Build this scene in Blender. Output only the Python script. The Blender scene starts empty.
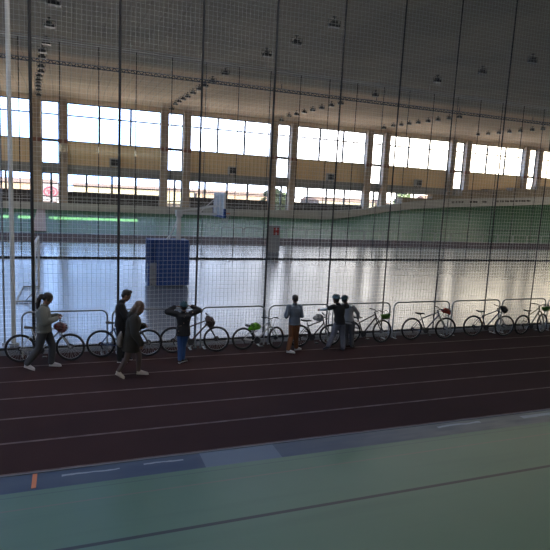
import bpy, bmesh, math, random
from mathutils import Vector, Matrix, noise
random.seed(4)
C = bpy.context.scene
COL = C.collection
PI = math.pi
R = math.radians

# ------------------------------------------------------------------ camera
camd = bpy.data.cameras.new('camera')
cam = bpy.data.objects.new('camera', camd)
COL.objects.link(cam)
C.camera = cam
camd.sensor_width = 36.0
camd.lens = 542.68 / 550 * 36
camd.clip_end = 800
pitch, roll, yaw = 0.144035, 0.0503916, 0.368078
F = Vector((math.sin(yaw) * math.cos(pitch), math.cos(yaw) * math.cos(pitch), -math.sin(pitch)))
Rt = Vector((math.cos(yaw), -math.sin(yaw), 0))
Up = Rt.cross(F)
R2 = math.cos(roll) * Rt + math.sin(roll) * Up
U2 = -math.sin(roll) * Rt + math.cos(roll) * Up
m = Matrix((R2, U2, -F)).transposed().to_4x4()
m.translation = (0, 0, 4.1)
cam.matrix_world = m

# ------------------------------------------------------------------ world, sun, daylight portals, exposure
w = bpy.data.worlds.new('sky')
C.world = w
w.use_nodes = True
nt = w.node_tree
nt.nodes.clear()
out = nt.nodes.new('ShaderNodeOutputWorld')
bg = nt.nodes.new('ShaderNodeBackground')
tc = nt.nodes.new('ShaderNodeTexCoord')
sx = nt.nodes.new('ShaderNodeSeparateXYZ')
nt.links.new(tc.outputs['Generated'], sx.inputs[0])
mr = nt.nodes.new('ShaderNodeMapRange')
mr.inputs['From Min'].default_value = 0.05
mr.inputs['From Max'].default_value = 0.7
nt.links.new(sx.outputs['X'], mr.inputs['Value'])
mx = nt.nodes.new('ShaderNodeMix'); mx.data_type = 'RGBA'
mx.inputs['A'].default_value = (0.36, 0.53, 0.93, 1)      # clear blue-white sky to the left
mx.inputs['B'].default_value = (1.20, 0.99, 0.76, 1)       # warm hazy sky to the right
mr2 = nt.nodes.new('ShaderNodeMapRange')                      # warm haze on the sun's side, behind the stands
mr2.inputs['From Min'].default_value = 0.1
mr2.inputs['From Max'].default_value = -0.3
mr2.inputs['To Max'].default_value = 0.6
nt.links.new(sx.outputs['Y'], mr2.inputs['Value'])
mxm = nt.nodes.new('ShaderNodeMath'); mxm.operation = 'MAXIMUM'
nt.links.new(mr.outputs[0], mxm.inputs[0]); nt.links.new(mr2.outputs[0], mxm.inputs[1])
nt.links.new(mxm.outputs[0], mx.inputs['Factor'])
nt.links.new(mx.outputs['Result'], bg.inputs['Color'])
bg.inputs['Strength'].default_value = 7.0
nt.links.new(bg.outputs[0], out.inputs[0])

sund = bpy.data.lights.new('sun', 'SUN')
sund.energy = 45.0
sund.angle = R(0.2)
sund.color = (1.0, 0.93, 0.66)
sun = bpy.data.objects.new('sun', sund)
COL.objects.link(sun)
SUN_EL = R(13.5)
sun.rotation_euler = Vector((0, math.cos(SUN_EL), -math.sin(SUN_EL))).to_track_quat('-Z', 'Y').to_euler()

def portal(name, loc, rot, sx_, sy_):
    l = bpy.data.lights.new(name, 'AREA')
    l.shape = 'RECTANGLE'; l.size = sx_; l.size_y = sy_
    l.cycles.is_portal = True
    o = bpy.data.objects.new(name, l); COL.objects.link(o)
    o.location = loc; o.rotation_euler = rot
portal('daylight_portal', (28, 58.5, 10.2), (R(-90), 0, 0), 110, 4.0)
portal('daylight_portal', (28, 58.5, 4.3), (R(-90), 0, 0), 110, 2.0)
portal('daylight_portal', (-26.4, 26, 8.0), (0, R(-90), 0), 5.0, 50)
portal('daylight_portal', (84.4, 26, 8.0), (0, R(90), 0), 5.0, 50)
portal('daylight_portal', (29, -8.5, 7.1), (R(90), 0, 0), 110, 2.8)

C.view_settings.view_transform = 'Standard'
C.view_settings.look = 'None'
C.view_settings.gamma = 1.0
C.view_settings.use_curve_mapping = False
C.view_settings.exposure = 0.36

# ------------------------------------------------------------------ materials
MATS = {}
def mat(name, col, rough=0.6, metal=0.0, spec=0.5, var=0.0, scale=5.0, col2=None, bump=0.0, emit=None):
    if name in MATS: return MATS[name]
    ma = bpy.data.materials.new(name); ma.use_nodes = True
    n = ma.node_tree; b = n.nodes['Principled BSDF']
    b.inputs['Base Color'].default_value = (*col, 1)
    b.inputs['Roughness'].default_value = rough
    b.inputs['Metallic'].default_value = metal
    b.inputs['Specular IOR Level'].default_value = spec
    if var > 0 or col2 or bump:
        t = n.nodes.new('ShaderNodeTexCoord')
        no = n.nodes.new('ShaderNodeTexNoise')
        no.inputs['Scale'].default_value = scale; no.inputs['Detail'].default_value = 5
        n.links.new(t.outputs['Object'], no.inputs['Vector'])
        c2 = col2 if col2 else tuple(c * (1 - var) for c in col)
        r = n.nodes.new('ShaderNodeValToRGB')
        r.color_ramp.elements[0].position = 0.35; r.color_ramp.elements[1].position = 0.65
        r.color_ramp.elements[0].color = (*col, 1); r.color_ramp.elements[1].color = (*c2, 1)
        n.links.new(no.outputs['Fac'], r.inputs[0])
        n.links.new(r.outputs[0], b.inputs['Base Color'])
        if bump:
            bp = n.nodes.new('ShaderNodeBump'); bp.inputs['Strength'].default_value = bump
            n.links.new(no.outputs['Fac'], bp.inputs['Height']); n.links.new(bp.outputs[0], b.inputs['Normal'])
    MATS[name] = ma
    return ma

def glass_mat(name='glass'):
    ma = bpy.data.materials.new(name); ma.use_nodes = True
    n = ma.node_tree; n.nodes.clear()
    o = n.nodes.new('ShaderNodeOutputMaterial'); mxx = n.nodes.new('ShaderNodeMixShader')
    tr = n.nodes.new('ShaderNodeBsdfTransparent'); gl = n.nodes.new('ShaderNodeBsdfGlossy')
    tr.inputs[0].default_value = (0.93, 0.96, 0.96, 1); gl.inputs['Roughness'].default_value = 0.02
    mxx.inputs[0].default_value = 0.06
    n.links.new(tr.outputs[0], mxx.inputs[1]); n.links.new(gl.outputs[0], mxx.inputs[2]); n.links.new(mxx.outputs[0], o.inputs[0])
    return ma
GLASS = glass_mat()

class NB:
    """tiny node helper for the patterned floors"""
    def __init__(s, name, rough, spec=0.5):
        s.ma = bpy.data.materials.new(name); s.ma.use_nodes = True
        s.n = s.ma.node_tree; s.b = s.n.nodes['Principled BSDF']
        s.b.inputs['Roughness'].default_value = rough
        s.b.inputs['Specular IOR Level'].default_value = spec
        s.tc = s.n.nodes.new('ShaderNodeTexCoord')
        x = s.n.nodes.new('ShaderNodeSeparateXYZ'); s.n.links.new(s.tc.outputs['Object'], x.inputs[0]); s.x = x
    def math(s, op, a, b=None, c=None):
        q = s.n.nodes.new('ShaderNodeMath'); q.operation = op
        for i, v in enumerate((a, b, c)):
            if v is None: continue
            if isinstance(v, (int, float)): q.inputs[i].default_value = v
            else: s.n.links.new(v, q.inputs[i])
        return q.outputs[0]
    def line(s, sock, at, half):
        return s.math('LESS_THAN', s.math('ABSOLUTE', s.math('SUBTRACT', sock, at)), half)
    def mix(s, fac, a, b):
        q = s.n.nodes.new('ShaderNodeMix'); q.data_type = 'RGBA'
        for k, v in (('Factor', fac), ('A', a), ('B', b)):
            if isinstance(v, (int, float)): q.inputs[k].default_value = v
            elif isinstance(v, tuple): q.inputs[k].default_value = (*v, 1)
            else: s.n.links.new(v, q.inputs[k])
        return q.outputs['Result']
    def noise(s, scale, detail=4, stretch=None, lo=0.4, hi=0.6):
        no = s.n.nodes.new('ShaderNodeTexNoise'); no.inputs['Scale'].default_value = scale; no.inputs['Detail'].default_value = detail
        if stretch:
            mp = s.n.nodes.new('ShaderNodeMapping'); mp.inputs['Scale'].default_value = stretch
            s.n.links.new(s.tc.outputs['Object'], mp.inputs[0]); s.n.links.new(mp.outputs[0], no.inputs['Vector'])
        else: s.n.links.new(s.tc.outputs['Object'], no.inputs['Vector'])
        r = s.n.nodes.new('ShaderNodeMapRange'); r.inputs['From Min'].default_value = lo; r.inputs['From Max'].default_value = hi
        s.n.links.new(no.outputs['Fac'], r.inputs['Value'])
        return r.outputs[0]
    def done(s, col, rough=None):
        s.n.links.new(col, s.b.inputs['Base Color'])
        if rough is not None: s.n.links.new(rough, s.b.inputs['Roughness'])
        return s.ma

# court floor: pale blue-grey sports floor
k = NB('court_floor', 0.3, 0.33)
c = k.mix(k.noise(0.25, 3), (0.20, 0.225, 0.265), (0.175, 0.195, 0.235))
seam = k.math('LESS_THAN', k.math('MODULO', k.math('ADD', k.x.outputs['Y'], 100.0), 2.0), 0.02)
c = k.mix(k.math('MULTIPLY', seam, 0.3), c, (0.15, 0.17, 0.2))
rgh = k.n.nodes.new('ShaderNodeMapRange'); rgh.inputs['To Min'].default_value = 0.20; rgh.inputs['To Max'].default_value = 0.23
k.n.links.new(k.noise(0.25, 2, None, 0.3, 0.7), rgh.inputs['Value'])
M_COURT = k.done(c, rgh.outputs[0])

def lanes_mat(name, ys, base, base2, linec, half=0.028):
    k = NB(name, 0.85, 0.12)
    c = k.mix(k.noise(0.5, 6), base, base2)
    c = k.mix(k.math('MULTIPLY', k.noise(60, 3), 0.35), c, tuple(v * 0.6 for v in base))
    l = None
    for y in ys:
        q = k.line(k.x.outputs['Y'], y, half)
        l = q if l is None else k.math('MAXIMUM', l, q)
    wear = k.math('MULTIPLY', l, k.math('ADD', k.math('MULTIPLY', k.noise(3.0, 4), 0.35), 0.5))
    return k.done(k.mix(wear, c, linec))
M_TRACK = lanes_mat('running_track', [8.02, 9.06, 10.06, 11.06, 12.05, 13.05], (0.043, 0.0205, 0.0195), (0.035, 0.0175, 0.017), (0.17, 0.13, 0.125))
M_TRACK2 = lanes_mat('running_track_far', [43.2, 44.2, 45.2, 46.2, 47.2, 48.2], (0.06, 0.035, 0.033), (0.05, 0.03, 0.03), (0.2, 0.17, 0.16), 0.02)

def bank_mat(name, near):
    k = NB(name, 0.45 if near else 0.45, 0.3)
    Y = k.x.outputs['Y']
    green = k.mix(k.noise(0.45, 5, None, 0.35, 0.65), (0.072, 0.14, 0.084), (0.060, 0.123, 0.072))
    if not near: green = k.mix(k.noise(0.45, 5, None, 0.35, 0.65), (0.045, 0.135, 0.066), (0.037, 0.118, 0.056))
    scuff = k.noise(1.2, 6, (0.25, 2.2, 1), 0.55, 0.75)
    green = k.mix(k.math('MULTIPLY', scuff, 0.35), green, (0.035, 0.08, 0.052) if near else (0.05, 0.13, 0.09))
    lt = k.line(Y, 0.20, 0.016); lr = k.line(Y, 0.70, 0.018); lb = k.line(Y, 2.10, 0.04)
    c = k.mix(k.math('MULTIPLY', lt, 0.6), green, (0.03, 0.05, 0.05))
    c = k.mix(k.math('MULTIPLY', lr, 0.5), c, (0.22, 0.10, 0.09))
    c = k.mix(k.math('MULTIPLY', lb, 1.0), c, (0.004, 0.008, 0.008))
    return k.done(c)
M_BANK = bank_mat('cycle_track_near', True)
M_BANK2 = bank_mat('cycle_track_far', False)

k = NB('blue_band', 0.45, 0.4)
c = k.mix(k.noise(1.6, 5, (0.6, 2, 1), 0.35, 0.65), (0.040, 0.062, 0.105), (0.058, 0.08, 0.118))
greyx = k.n.nodes.new('ShaderNodeMapRange'); greyx.inputs['From Min'].default_value = 2.6; greyx.inputs['From Max'].default_value = 7.5  # band turns greyer towards the right
k.n.links.new(k.x.outputs['X'], greyx.inputs['Value'])
c = k.mix(greyx.outputs[0], c, k.mix(k.noise(2.2, 5, (0.6, 3, 1), 0.35, 0.65), (0.12, 0.125, 0.12), (0.19, 0.19, 0.165)))
# lighter panel, then thin streaks painting specular glints into the colour
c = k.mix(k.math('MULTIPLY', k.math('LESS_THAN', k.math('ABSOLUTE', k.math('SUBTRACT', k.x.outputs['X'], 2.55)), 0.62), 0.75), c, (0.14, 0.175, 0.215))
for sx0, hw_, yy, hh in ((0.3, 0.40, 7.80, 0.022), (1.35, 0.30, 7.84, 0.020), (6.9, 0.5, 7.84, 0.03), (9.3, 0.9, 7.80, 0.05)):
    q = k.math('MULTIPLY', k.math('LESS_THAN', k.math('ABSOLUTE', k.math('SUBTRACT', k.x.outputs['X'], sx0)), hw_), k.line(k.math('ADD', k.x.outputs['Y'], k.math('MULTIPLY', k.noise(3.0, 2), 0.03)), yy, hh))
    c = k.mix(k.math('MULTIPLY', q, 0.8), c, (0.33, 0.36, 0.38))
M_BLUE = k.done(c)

# wall panelling with upright grooves
k = NB('yellow_panel', 0.7, 0.2)
g = k.math('LESS_THAN', k.math('MODULO', k.math('ADD', k.x.outputs['X'], 200.0), 0.45), 0.05)
c = k.mix(k.noise(0.5, 4), (0.82, 0.62, 0.37), (0.76, 0.57, 0.33))
M_YELLOW = k.done(k.mix(k.math('MULTIPLY', g, 0.35), c, (0.2, 0.15, 0.09)))
k = NB('ceiling', 0.8, 0.2)
g = k.math('LESS_THAN', k.math('MODULO', k.math('ADD', k.x.outputs['X'], 200.0), 0.75), 0.07)
c = k.mix(k.noise(0.3, 5, (1, 0.35, 1)), (0.74, 0.60, 0.44), (0.66, 0.53, 0.39))
# shade away from the windows painted in as a darker, duller tone
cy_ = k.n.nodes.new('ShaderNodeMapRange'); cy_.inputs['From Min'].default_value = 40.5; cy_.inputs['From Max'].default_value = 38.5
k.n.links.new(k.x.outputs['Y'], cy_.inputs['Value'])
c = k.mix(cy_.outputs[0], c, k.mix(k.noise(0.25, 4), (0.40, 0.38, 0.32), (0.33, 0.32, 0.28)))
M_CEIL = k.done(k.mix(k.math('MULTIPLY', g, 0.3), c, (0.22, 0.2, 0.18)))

M_CONC = mat('concrete', (0.46, 0.37, 0.28), 0.8, var=0.25, scale=2)
M_GREYB = mat('grey_beam', (0.32, 0.31, 0.29), 0.7, var=0.15, scale=2)
M_DARKP = mat('dark_panel', (0.075, 0.065, 0.06), 0.7, var=0.3, scale=2)
M_FRAME = mat('window_frame', (0.06, 0.065, 0.07), 0.5)
M_PARAPET = mat('parapet', (0.50, 0.50, 0.48), 0.6, var=0.12, scale=1.5)
M_SEAT = mat('stand_step', (0.33, 0.27, 0.2), 0.8, var=0.25, scale=1.5)
M_KERB = mat('kerb', (0.085, 0.09, 0.10), 0.7, var=0.3, scale=3)
M_WALL = mat('plaster_wall', (0.30, 0.29, 0.27), 0.85, var=0.1, scale=0.8)
M_RUST = mat('rust_band', (0.22, 0.09, 0.06), 0.7)
M_GALV = mat('galvanised_steel', (0.34, 0.36, 0.38), 0.42, 0.55)
M_RAIL = mat('painted_rail', (0.52, 0.54, 0.54), 0.5, 0.1)
M_BLACK = mat('black_webbing', (0.012, 0.013, 0.016), 0.7)
M_NET = mat('net_cord', (0.82, 0.84, 0.82), 0.8)
def translucent_cord(ma, col):
    n = ma.node_tree; b = n.nodes['Principled BSDF']; o_ = [q for q in n.nodes if q.type == 'OUTPUT_MATERIAL'][0]
    t = n.nodes.new('ShaderNodeBsdfTranslucent'); t.inputs[0].default_value = (*col, 1)
    mm = n.nodes.new('ShaderNodeMixShader'); mm.inputs[0].default_value = 0.62
    n.links.new(b.outputs[0], mm.inputs[1]); n.links.new(t.outputs[0], mm.inputs[2]); n.links.new(mm.outputs[0], o_.inputs[0])
translucent_cord(M_NET, (0.88, 0.9, 0.88))
M_NET2 = mat('net_cord_far', (0.12, 0.13, 0.14), 0.8)
M_WHITE = mat('white_paint', (0.62, 0.63, 0.63), 0.45)
M_LAMPB = mat('lamp_housing', (0.035, 0.037, 0.04), 0.5)
M_LAMPR = mat('lamp_reflector', (0.62, 0.62, 0.60), 0.25, 0.3)
M_BLUEPAD = mat('blue_padding', (0.006, 0.05, 0.23), 0.55, var=0.18, scale=3)
M_RUBBER = mat('tyre_rubber', (0.018, 0.018, 0.02), 0.75)
M_ALU = mat('aluminium', (0.48, 0.5, 0.52), 0.35, 0.8)
M_STEELD = mat('dark_steel', (0.06, 0.062, 0.068), 0.45, 0.5)
M_SADDLE = mat('saddle', (0.02, 0.02, 0.022), 0.6)

# ------------------------------------------------------------------ mesh helpers
def link(name, bm, ma, parent=None, smooth=True, mats=None):
    me = bpy.data.meshes.new(name)
    bm.normal_update()
    bm.to_mesh(me); bm.free()
    me.materials.append(ma)
    for x in (mats or []): me.materials.append(x)
    if smooth:
        for p in me.polygons: p.use_smooth = True
        try: me.set_sharp_from_angle(angle=R(35))
        except Exception: pass
    o = bpy.data.objects.new(name, me); COL.objects.link(o)
    if parent: o.parent = parent
    return o

def empty(name, loc=(0, 0, 0), rz=0.0, label=None, cat=None, group=None):
    o = bpy.data.objects.new(name, None); COL.objects.link(o)
    o.location = loc; o.rotation_euler = (0, 0, rz); o.empty_display_size = 0.2
    return tag(o, label, cat, group)

def tag(o, label=None, cat=None, group=None, kind=None):
    if label: o['label'] = label
    if cat: o['category'] = cat
    if group: o['group'] = group
    if kind: o['kind'] = kind
    return o

def struct(name, bm, ma, smooth=False, mats=None):
    o = link(name, bm, ma, None, smooth, mats); o['kind'] = 'structure'
    return o

def box(bm, x0, x1, y0, y1, z0, z1, bev=0.0, mi=0, mtx=None):
    vs = [bm.verts.new((x, y, z)) for x in (x0, x1) for y in (y0, y1) for z in (z0, z1)]
    fs = []
    for idx in ((0, 1, 3, 2), (4, 6, 7, 5), (0, 4, 5, 1), (2, 3, 7, 6), (0, 2, 6, 4), (1, 5, 7, 3)):
        f = bm.faces.new([vs[i] for i in idx]); f.material_index = mi; fs.append(f)
    if bev:
        es = list({e for f in fs for e in f.edges})
        r = bmesh.ops.bevel(bm, geom=es, offset=bev, segments=2, affect='EDGES', profile=0.6)
        vs = list({v for v in vs if v.is_valid} | set(r['verts']))
    if mtx: bmesh.ops.transform(bm, matrix=mtx, verts=[v for v in vs if v.is_valid])
    return vs

def tube(bm, pts, r, n=6, cap=True, closed=False, mi=0):
    pts = [Vector(p) for p in pts]
    rs = r if isinstance(r, (list, tuple)) else [r] * len(pts)
    rings = []; N = len(pts); prev = None
    for i, p in enumerate(pts):
        if closed: d = pts[(i + 1) % N] - pts[i - 1]
        elif i == 0: d = pts[1] - pts[0]
        elif i == N - 1: d = pts[-1] - pts[-2]
        else: d = (pts[i + 1] - p).normalized() + (p - pts[i - 1]).normalized()
        if d.length < 1e-9: d = Vector((0, 0, 1))
        d.normalize()
        if prev is None:
            a = Vector((0, 0, 1)) if abs(d.z) < 0.9 else Vector((1, 0, 0))
            u = d.cross(a).normalized()
        else:
            u = (prev - d * prev.dot(d)).normalized()
        prev = u; v = d.cross(u)
        rings.append([bm.verts.new(p + rs[i] * (math.cos(2 * PI * j / n) * u + math.sin(2 * PI * j / n) * v)) for j in range(n)])
    for i in range(N if closed else N - 1):
        a, b = rings[i], rings[(i + 1) % N]
        for j in range(n):
            f = bm.faces.new((a[j], a[(j + 1) % n], b[(j + 1) % n], b[j])); f.material_index = mi
    if cap and not closed:
        bm.faces.new(list(reversed(rings[0]))).material_index = mi
        bm.faces.new(rings[-1]).material_index = mi

def ell(bm, c, rx, ry, rz, seg=14, rg=9, mtx=None):
    """ellipsoid"""
    r = bmesh.ops.create_uvsphere(bm, u_segments=seg, v_segments=rg, radius=1)
    M = Matrix.Translation(c) @ (mtx.to_4x4() if mtx else Matrix.Identity(4)) @ Matrix.Diagonal((rx, ry, rz, 1))
    bmesh.ops.transform(bm, matrix=M, verts=r['verts'])
    return r['verts']

def arc(c, r, a0, a1, n, ax=(1, 0, 0), ay=(0, 0, 1)):
    c, ax, ay = Vector(c), Vector(ax), Vector(ay)
    return [c + r * (math.cos(a0 + (a1 - a0) * i / n) * ax + math.sin(a0 + (a1 - a0) * i / n) * ay) for i in range(n + 1)]

def interp(x, tab):
    if x <= tab[0][0]: return tab[0][1]
    for (a, va), (b, vb) in zip(tab, tab[1:]):
        if x <= b: return va + (vb - va) * (x - a) / (b - a)
    return tab[-1][1]

# ------------------------------------------------------------------ setting
X0, X1 = -26.0, 84.0
YW = 58.0
bm = bmesh.new(); box(bm, X0, X1, 14.7, 42.0, -0.2, 0.0); struct('floor', bm, M_COURT)
bm = bmesh.new(); box(bm, X0, X1, 7.95, 13.98, -0.2, 0.0); o = struct('floor', bm, M_TRACK)
bm = bmesh.new(); box(bm, X0, X1, 13.98, 14.7, -0.2, 0.0); struct('trim_1', bm, M_KERB)
bm = bmesh.new(); box(bm, X0, X1, 42.0, 50.3, -0.2, 0.0); struct('floor', bm, M_TRACK2)
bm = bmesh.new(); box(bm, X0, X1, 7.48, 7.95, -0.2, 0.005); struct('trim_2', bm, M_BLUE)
# narrow raised edge between running track and blue band
bm = bmesh.new(); box(bm, X0, X1, 7.955, 7.99, 0.0, 0.012); struct('trim_3', bm, mat('edge_strip', (0.10, 0.105, 0.115), 0.5))
# near banked cycle track: object space Y = distance up the slope
bm = bmesh.new()
vs = [bm.verts.new(p) for p in ((X0, 0, 0), (X1, 0, 0), (X1, 7, 0), (X0, 7, 0))]
bm.faces.new(vs)
bmesh.ops.extrude_face_region(bm, geom=list(bm.faces))
for v in list(bm.verts)[4:]: v.co.z = -0.2
# local +Y points up the slope (towards -Y world)
for v in bm.verts: v.co.x = -v.co.x + (X0 + X1)
bmesh.ops.recalc_face_normals(bm, faces=list(bm.faces))
o = struct('floor', bm, M_BANK)
o.rotation_euler = (R(12), 0, PI)
o.location = (X0 + X1, 7.48, 0.006)
bm = bmesh.new(); box(bm, X0, X1, -8.0, 0.65, 1.2, 1.40); struct('floor', bm, M_WALL)

# far banked cycle track
ZT = [(-30, 1.75), (28, 1.8), (31, 2.2), (34.5, 2.8), (38.5, 3.35), (44, 3.8), (62, 4.9), (90, 5.6)]
ZP = [(-30, 2.32), (20, 2.55), (28, 2.8), (31.5, 3.05), (35, 3.65), (38.5, 4.25), (44.3, 4.85), (62, 5.9), (90, 6.5)]
bm = bmesh.new()
rows = []
nx = 74
for i in range(nx + 1):
    x = X0 + (X1 - X0) * i / nx
    zt = interp(x, ZT)
    row = []
    for j in range(9):
        t = j / 8
        ease = t if zt < 2 else t * (1 - 0.35 * (zt - 2) / 3.5) + t * t * 0.35 * (zt - 2) / 3.5
        row.append(bm.verts.new((x, 50.3 + 5.7 * t, zt * ease)))
    rows.append(row)
for a, b in zip(rows, rows[1:]):
    for j in range(8): bm.faces.new((a[j], b[j], b[j + 1], a[j + 1]))
# skirts give it a body
bot = [[bm.verts.new((X0 + (X1 - X0) * i / nx, y, -0.2)) for y in (50.3, 56.0)] for i in range(nx + 1)]
for i in range(nx):
    bm.faces.new((rows[i][0], bot[i][0], bot[i + 1][0], rows[i + 1][0]))
    bm.faces.new((rows[i][8], rows[i + 1][8], bot[i + 1][1], bot[i][1]))
    bm.faces.new((bot[i][0], bot[i][1], bot[i + 1][1], bot[i + 1][0]))
bm.faces.new(rows[0] + [bot[0][1], bot[0][0]])
bm.faces.new(list(reversed(rows[-1])) + [bot[-1][0], bot[-1][1]])
bmesh.ops.recalc_face_normals(bm, faces=list(bm.faces))
me_shift = 50.3
for v in bm.verts: v.co.y -= me_shift
o = struct('floor', bm, M_BANK2, smooth=True); o.location = (0, me_shift, 0)
# light blue-grey band at the foot of the far banking
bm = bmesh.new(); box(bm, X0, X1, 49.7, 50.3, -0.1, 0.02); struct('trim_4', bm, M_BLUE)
# parapet along its top
bm = bmesh.new()
prev = None
for i in range(nx + 1):
    x = X0 + (X1 - X0) * i / nx
    zb, zp = interp(x, ZT) - 0.15, interp(x, ZP)
    ring = [bm.verts.new((x, y, z)) for y, z in ((56.0, zb), (56.0, zp), (56.25, zp), (56.25, zb))]
    if prev:
        for j in range(4): bm.faces.new((prev[j], prev[(j + 1) % 4], ring[(j + 1) % 4], ring[j]))
    else: bm.faces.new(ring)
    prev = ring
bm.faces.new(prev)
bmesh.ops.recalc_face_normals(bm, faces=list(bm.faces))
struct('wall_parapet', bm, M_PARAPET)
# walkway behind the parapet
bm = bmesh.new(); box(bm, X0, X1, 56.25, YW, 1.4, 1.75); struct('floor', bm, M_CONC)

# far wall: solid bands between the windows.  bay pitch 12.07 m
PIT, CX0 = 12.07, -1.56
KS = range(-2, 7)
bm = bmesh.new()
WT = 0.35
for kx in KS:
    cx = CX0 + PIT * kx
    a, b = cx + 1.5, cx + PIT - 1.5
    if a > X1: break
    b = min(b, X1)
    box(bm, a, b, YW, YW + WT, 6.15, 8.36, mi=1)        # yellow panels
    box(bm, a, b, YW, YW + WT, 5.3, 6.15, mi=2)         # grey beam
    box(bm, a, b, YW, YW + WT, -0.2, 3.45, mi=0)        # dark panels under the low windows
    box(bm, cx - 0.8, cx + 0.8, YW, YW + WT, 5.3, 6.15, mi=2)
    box(bm, cx - 0.8, cx + 0.8, YW, YW + WT, -0.2, 2.2, mi=0)
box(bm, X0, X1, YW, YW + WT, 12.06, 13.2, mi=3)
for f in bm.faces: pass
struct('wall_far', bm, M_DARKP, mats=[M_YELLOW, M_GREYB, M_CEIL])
# beam ledge standing proud
bm = bmesh.new(); box(bm, X0, X1, YW - 0.25, YW - 0.01, 5.75, 6.1); struct('trim_5', bm, M_GREYB)
n = 6
for kx in KS:
    cx = CX0 + PIT * kx
    for s in (-1, 1):
        x = cx + s * 1.18
        bm = bmesh.new()
        box(bm, x - 0.37, x + 0.37, YW - 0.45, YW + WT, 0, 12.3, 0.02)
        box(bm, x - 0.40, x + 0.40, YW - 0.48, YW - 0.44, 8.15, 8.55, mi=1)
        box(bm, x - 0.06, x + 0.06, YW - 0.52, YW - 0.45, 6.2, 12.2, 0.01)
        struct('trim_%d' % n, bm, M_CONC, mats=[M_RUST]); n += 1

def window(n, x0, x1, z0, z1, mull, trans, y=YW + 0.12, fr=0.10):
    e = empty('window_%d' % n, ((x0 + x1) / 2, y, z0)); e['kind'] = 'structure'
    cx = (x0 + x1) / 2
    bm = bmesh.new()
    L, Rr, H = x0 - cx, x1 - cx, z1 - z0
    box(bm, L, Rr, -0.05, 0.05, 0, fr); box(bm, L, Rr, -0.05, 0.05, H - fr, H)
    box(bm, L, L + fr, -0.05, 0.05, fr, H - fr); box(bm, Rr - fr, Rr, -0.05, 0.05, fr, H - fr)
    for mx_ in mull: box(bm, mx_ - cx - 0.095, mx_ - cx + 0.095, -0.06, 0.06, fr, H - fr)
    for (tz, th) in trans: box(bm, L + fr, Rr - fr, -0.045, 0.045, tz - z0 - th, tz - z0 + th)
    link('window_frame', bm, M_FRAME, e, False)
    bm = bmesh.new(); box(bm, L + fr, Rr - fr, -0.006, 0.006, fr, H - fr)
    link('pane', bm, GLASS, e, False)
wn = 1
for kx in KS:
    cx = CX0 + PIT * kx
    a, b = cx + 1.5, cx + PIT - 1.5
    wd = b - a
    if b < X1:
        window(wn, a, b, 8.36, 12.06, [a + wd / 3, a + 2 * wd / 3], [(10.85, 0.065)]); wn += 1
        window(wn, a, b, 3.45, 5.3, [a + wd * 0.2, a + wd * 0.47, a + wd * 0.73], [(4.15, 0.045)]); wn += 1
    window(wn, cx - 0.8, cx + 0.8, 6.15, 12.06, [], [(8.4, 0.13), (10.85, 0.065)]); wn += 1
    window(wn, cx - 0.8, cx + 0.8, 2.2, 5.3, [cx + 0.05], [(3.0, 0.05), (4.25, 0.05)]); wn += 1

# ------------------------------------------------------------------ outside
bm = bmesh.new(); box(bm, -260, 420, YW + 0.4, 520, -0.8, -0.3); box(bm, -260, 420, -120, -8.4, -0.8, -0.3)
box(bm, -260, X0 - 0.4, -8.4, YW + 0.4, -0.8, -0.3); box(bm, X1 + 0.4, 420, -8.4, YW + 0.4, -0.8, -0.3)
struct('ground', bm, mat('outside_ground', (0.52, 0.42, 0.33), 0.9, var=0.2, scale=0.1))
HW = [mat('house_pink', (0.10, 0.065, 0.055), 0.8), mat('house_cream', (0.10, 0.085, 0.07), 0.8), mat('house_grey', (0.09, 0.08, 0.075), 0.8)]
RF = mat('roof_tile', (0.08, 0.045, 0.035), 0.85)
def house(x, y, wd, dp, h, roofh, mi, label):
    e = empty('house', (x, y, -0.3), 0, label, 'house', 'houses seen through the low windows')
    bm = bmesh.new(); box(bm, -wd / 2, wd / 2, 0, dp, 0, h); link('wall', bm, HW[mi], e, False)
    bm = bmesh.new()
    a = [bm.verts.new(q) for q in ((-wd / 2 - .4, -.4, h), (wd / 2 + .4, -.4, h), (wd / 2 + .4, dp + .4, h), (-wd / 2 - .4, dp + .4, h))]
    t = [bm.verts.new(q) for q in ((-wd / 2, dp / 2, h + roofh), (wd / 2, dp / 2, h + roofh))]
    bm.faces.new(list(reversed(a))); bm.faces.new((a[0], a[1], t[1], t[0])); bm.faces.new((a[2], a[3], t[0], t[1])); bm.faces.new((a[1], a[2], t[1])); bm.faces.new((a[3], a[0], t[0]))
    link('roof', bm, RF, e, False)
    nw = max(2, int(wd / 4))
    for i in range(nw):
        xx = -wd / 2 + (i + 0.5) * wd / nw
        bm = bmesh.new(); box(bm, xx - 0.55, xx + 0.55, -0.05, 0.02, h * 0.45, h * 0.45 + 1.2); link('window', bm, M_FRAME, e, False)
HS = [(-38, 104, 22, 10, 4.8, 1.0, 0, 'pinkish long low house outside the low windows at the far left'),
      (-12, 108, 20, 10, 4.6, 0.8, 0, 'pinkish low house outside, left of the leftmost narrow door window'),
      (12, 106, 22, 10, 4.4, 0.7, 1, 'cream low house outside behind the leftmost full band of low windows'),
      (36, 112, 22, 10, 4.2, 0.9, 0, 'pink low house outside left of the basketball backboard'),
      (60, 108, 18, 10, 4.0, 0.8, 2, 'greyish low house outside above the pale sign panel'),
      (97, 116, 20, 12, 3.6, 3.0, 2, 'gabled grey roofed house outside, right of the central black cable')]
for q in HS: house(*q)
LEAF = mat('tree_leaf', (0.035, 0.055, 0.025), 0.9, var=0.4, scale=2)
BARK = mat('bark', (0.08, 0.06, 0.045), 0.9)
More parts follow.
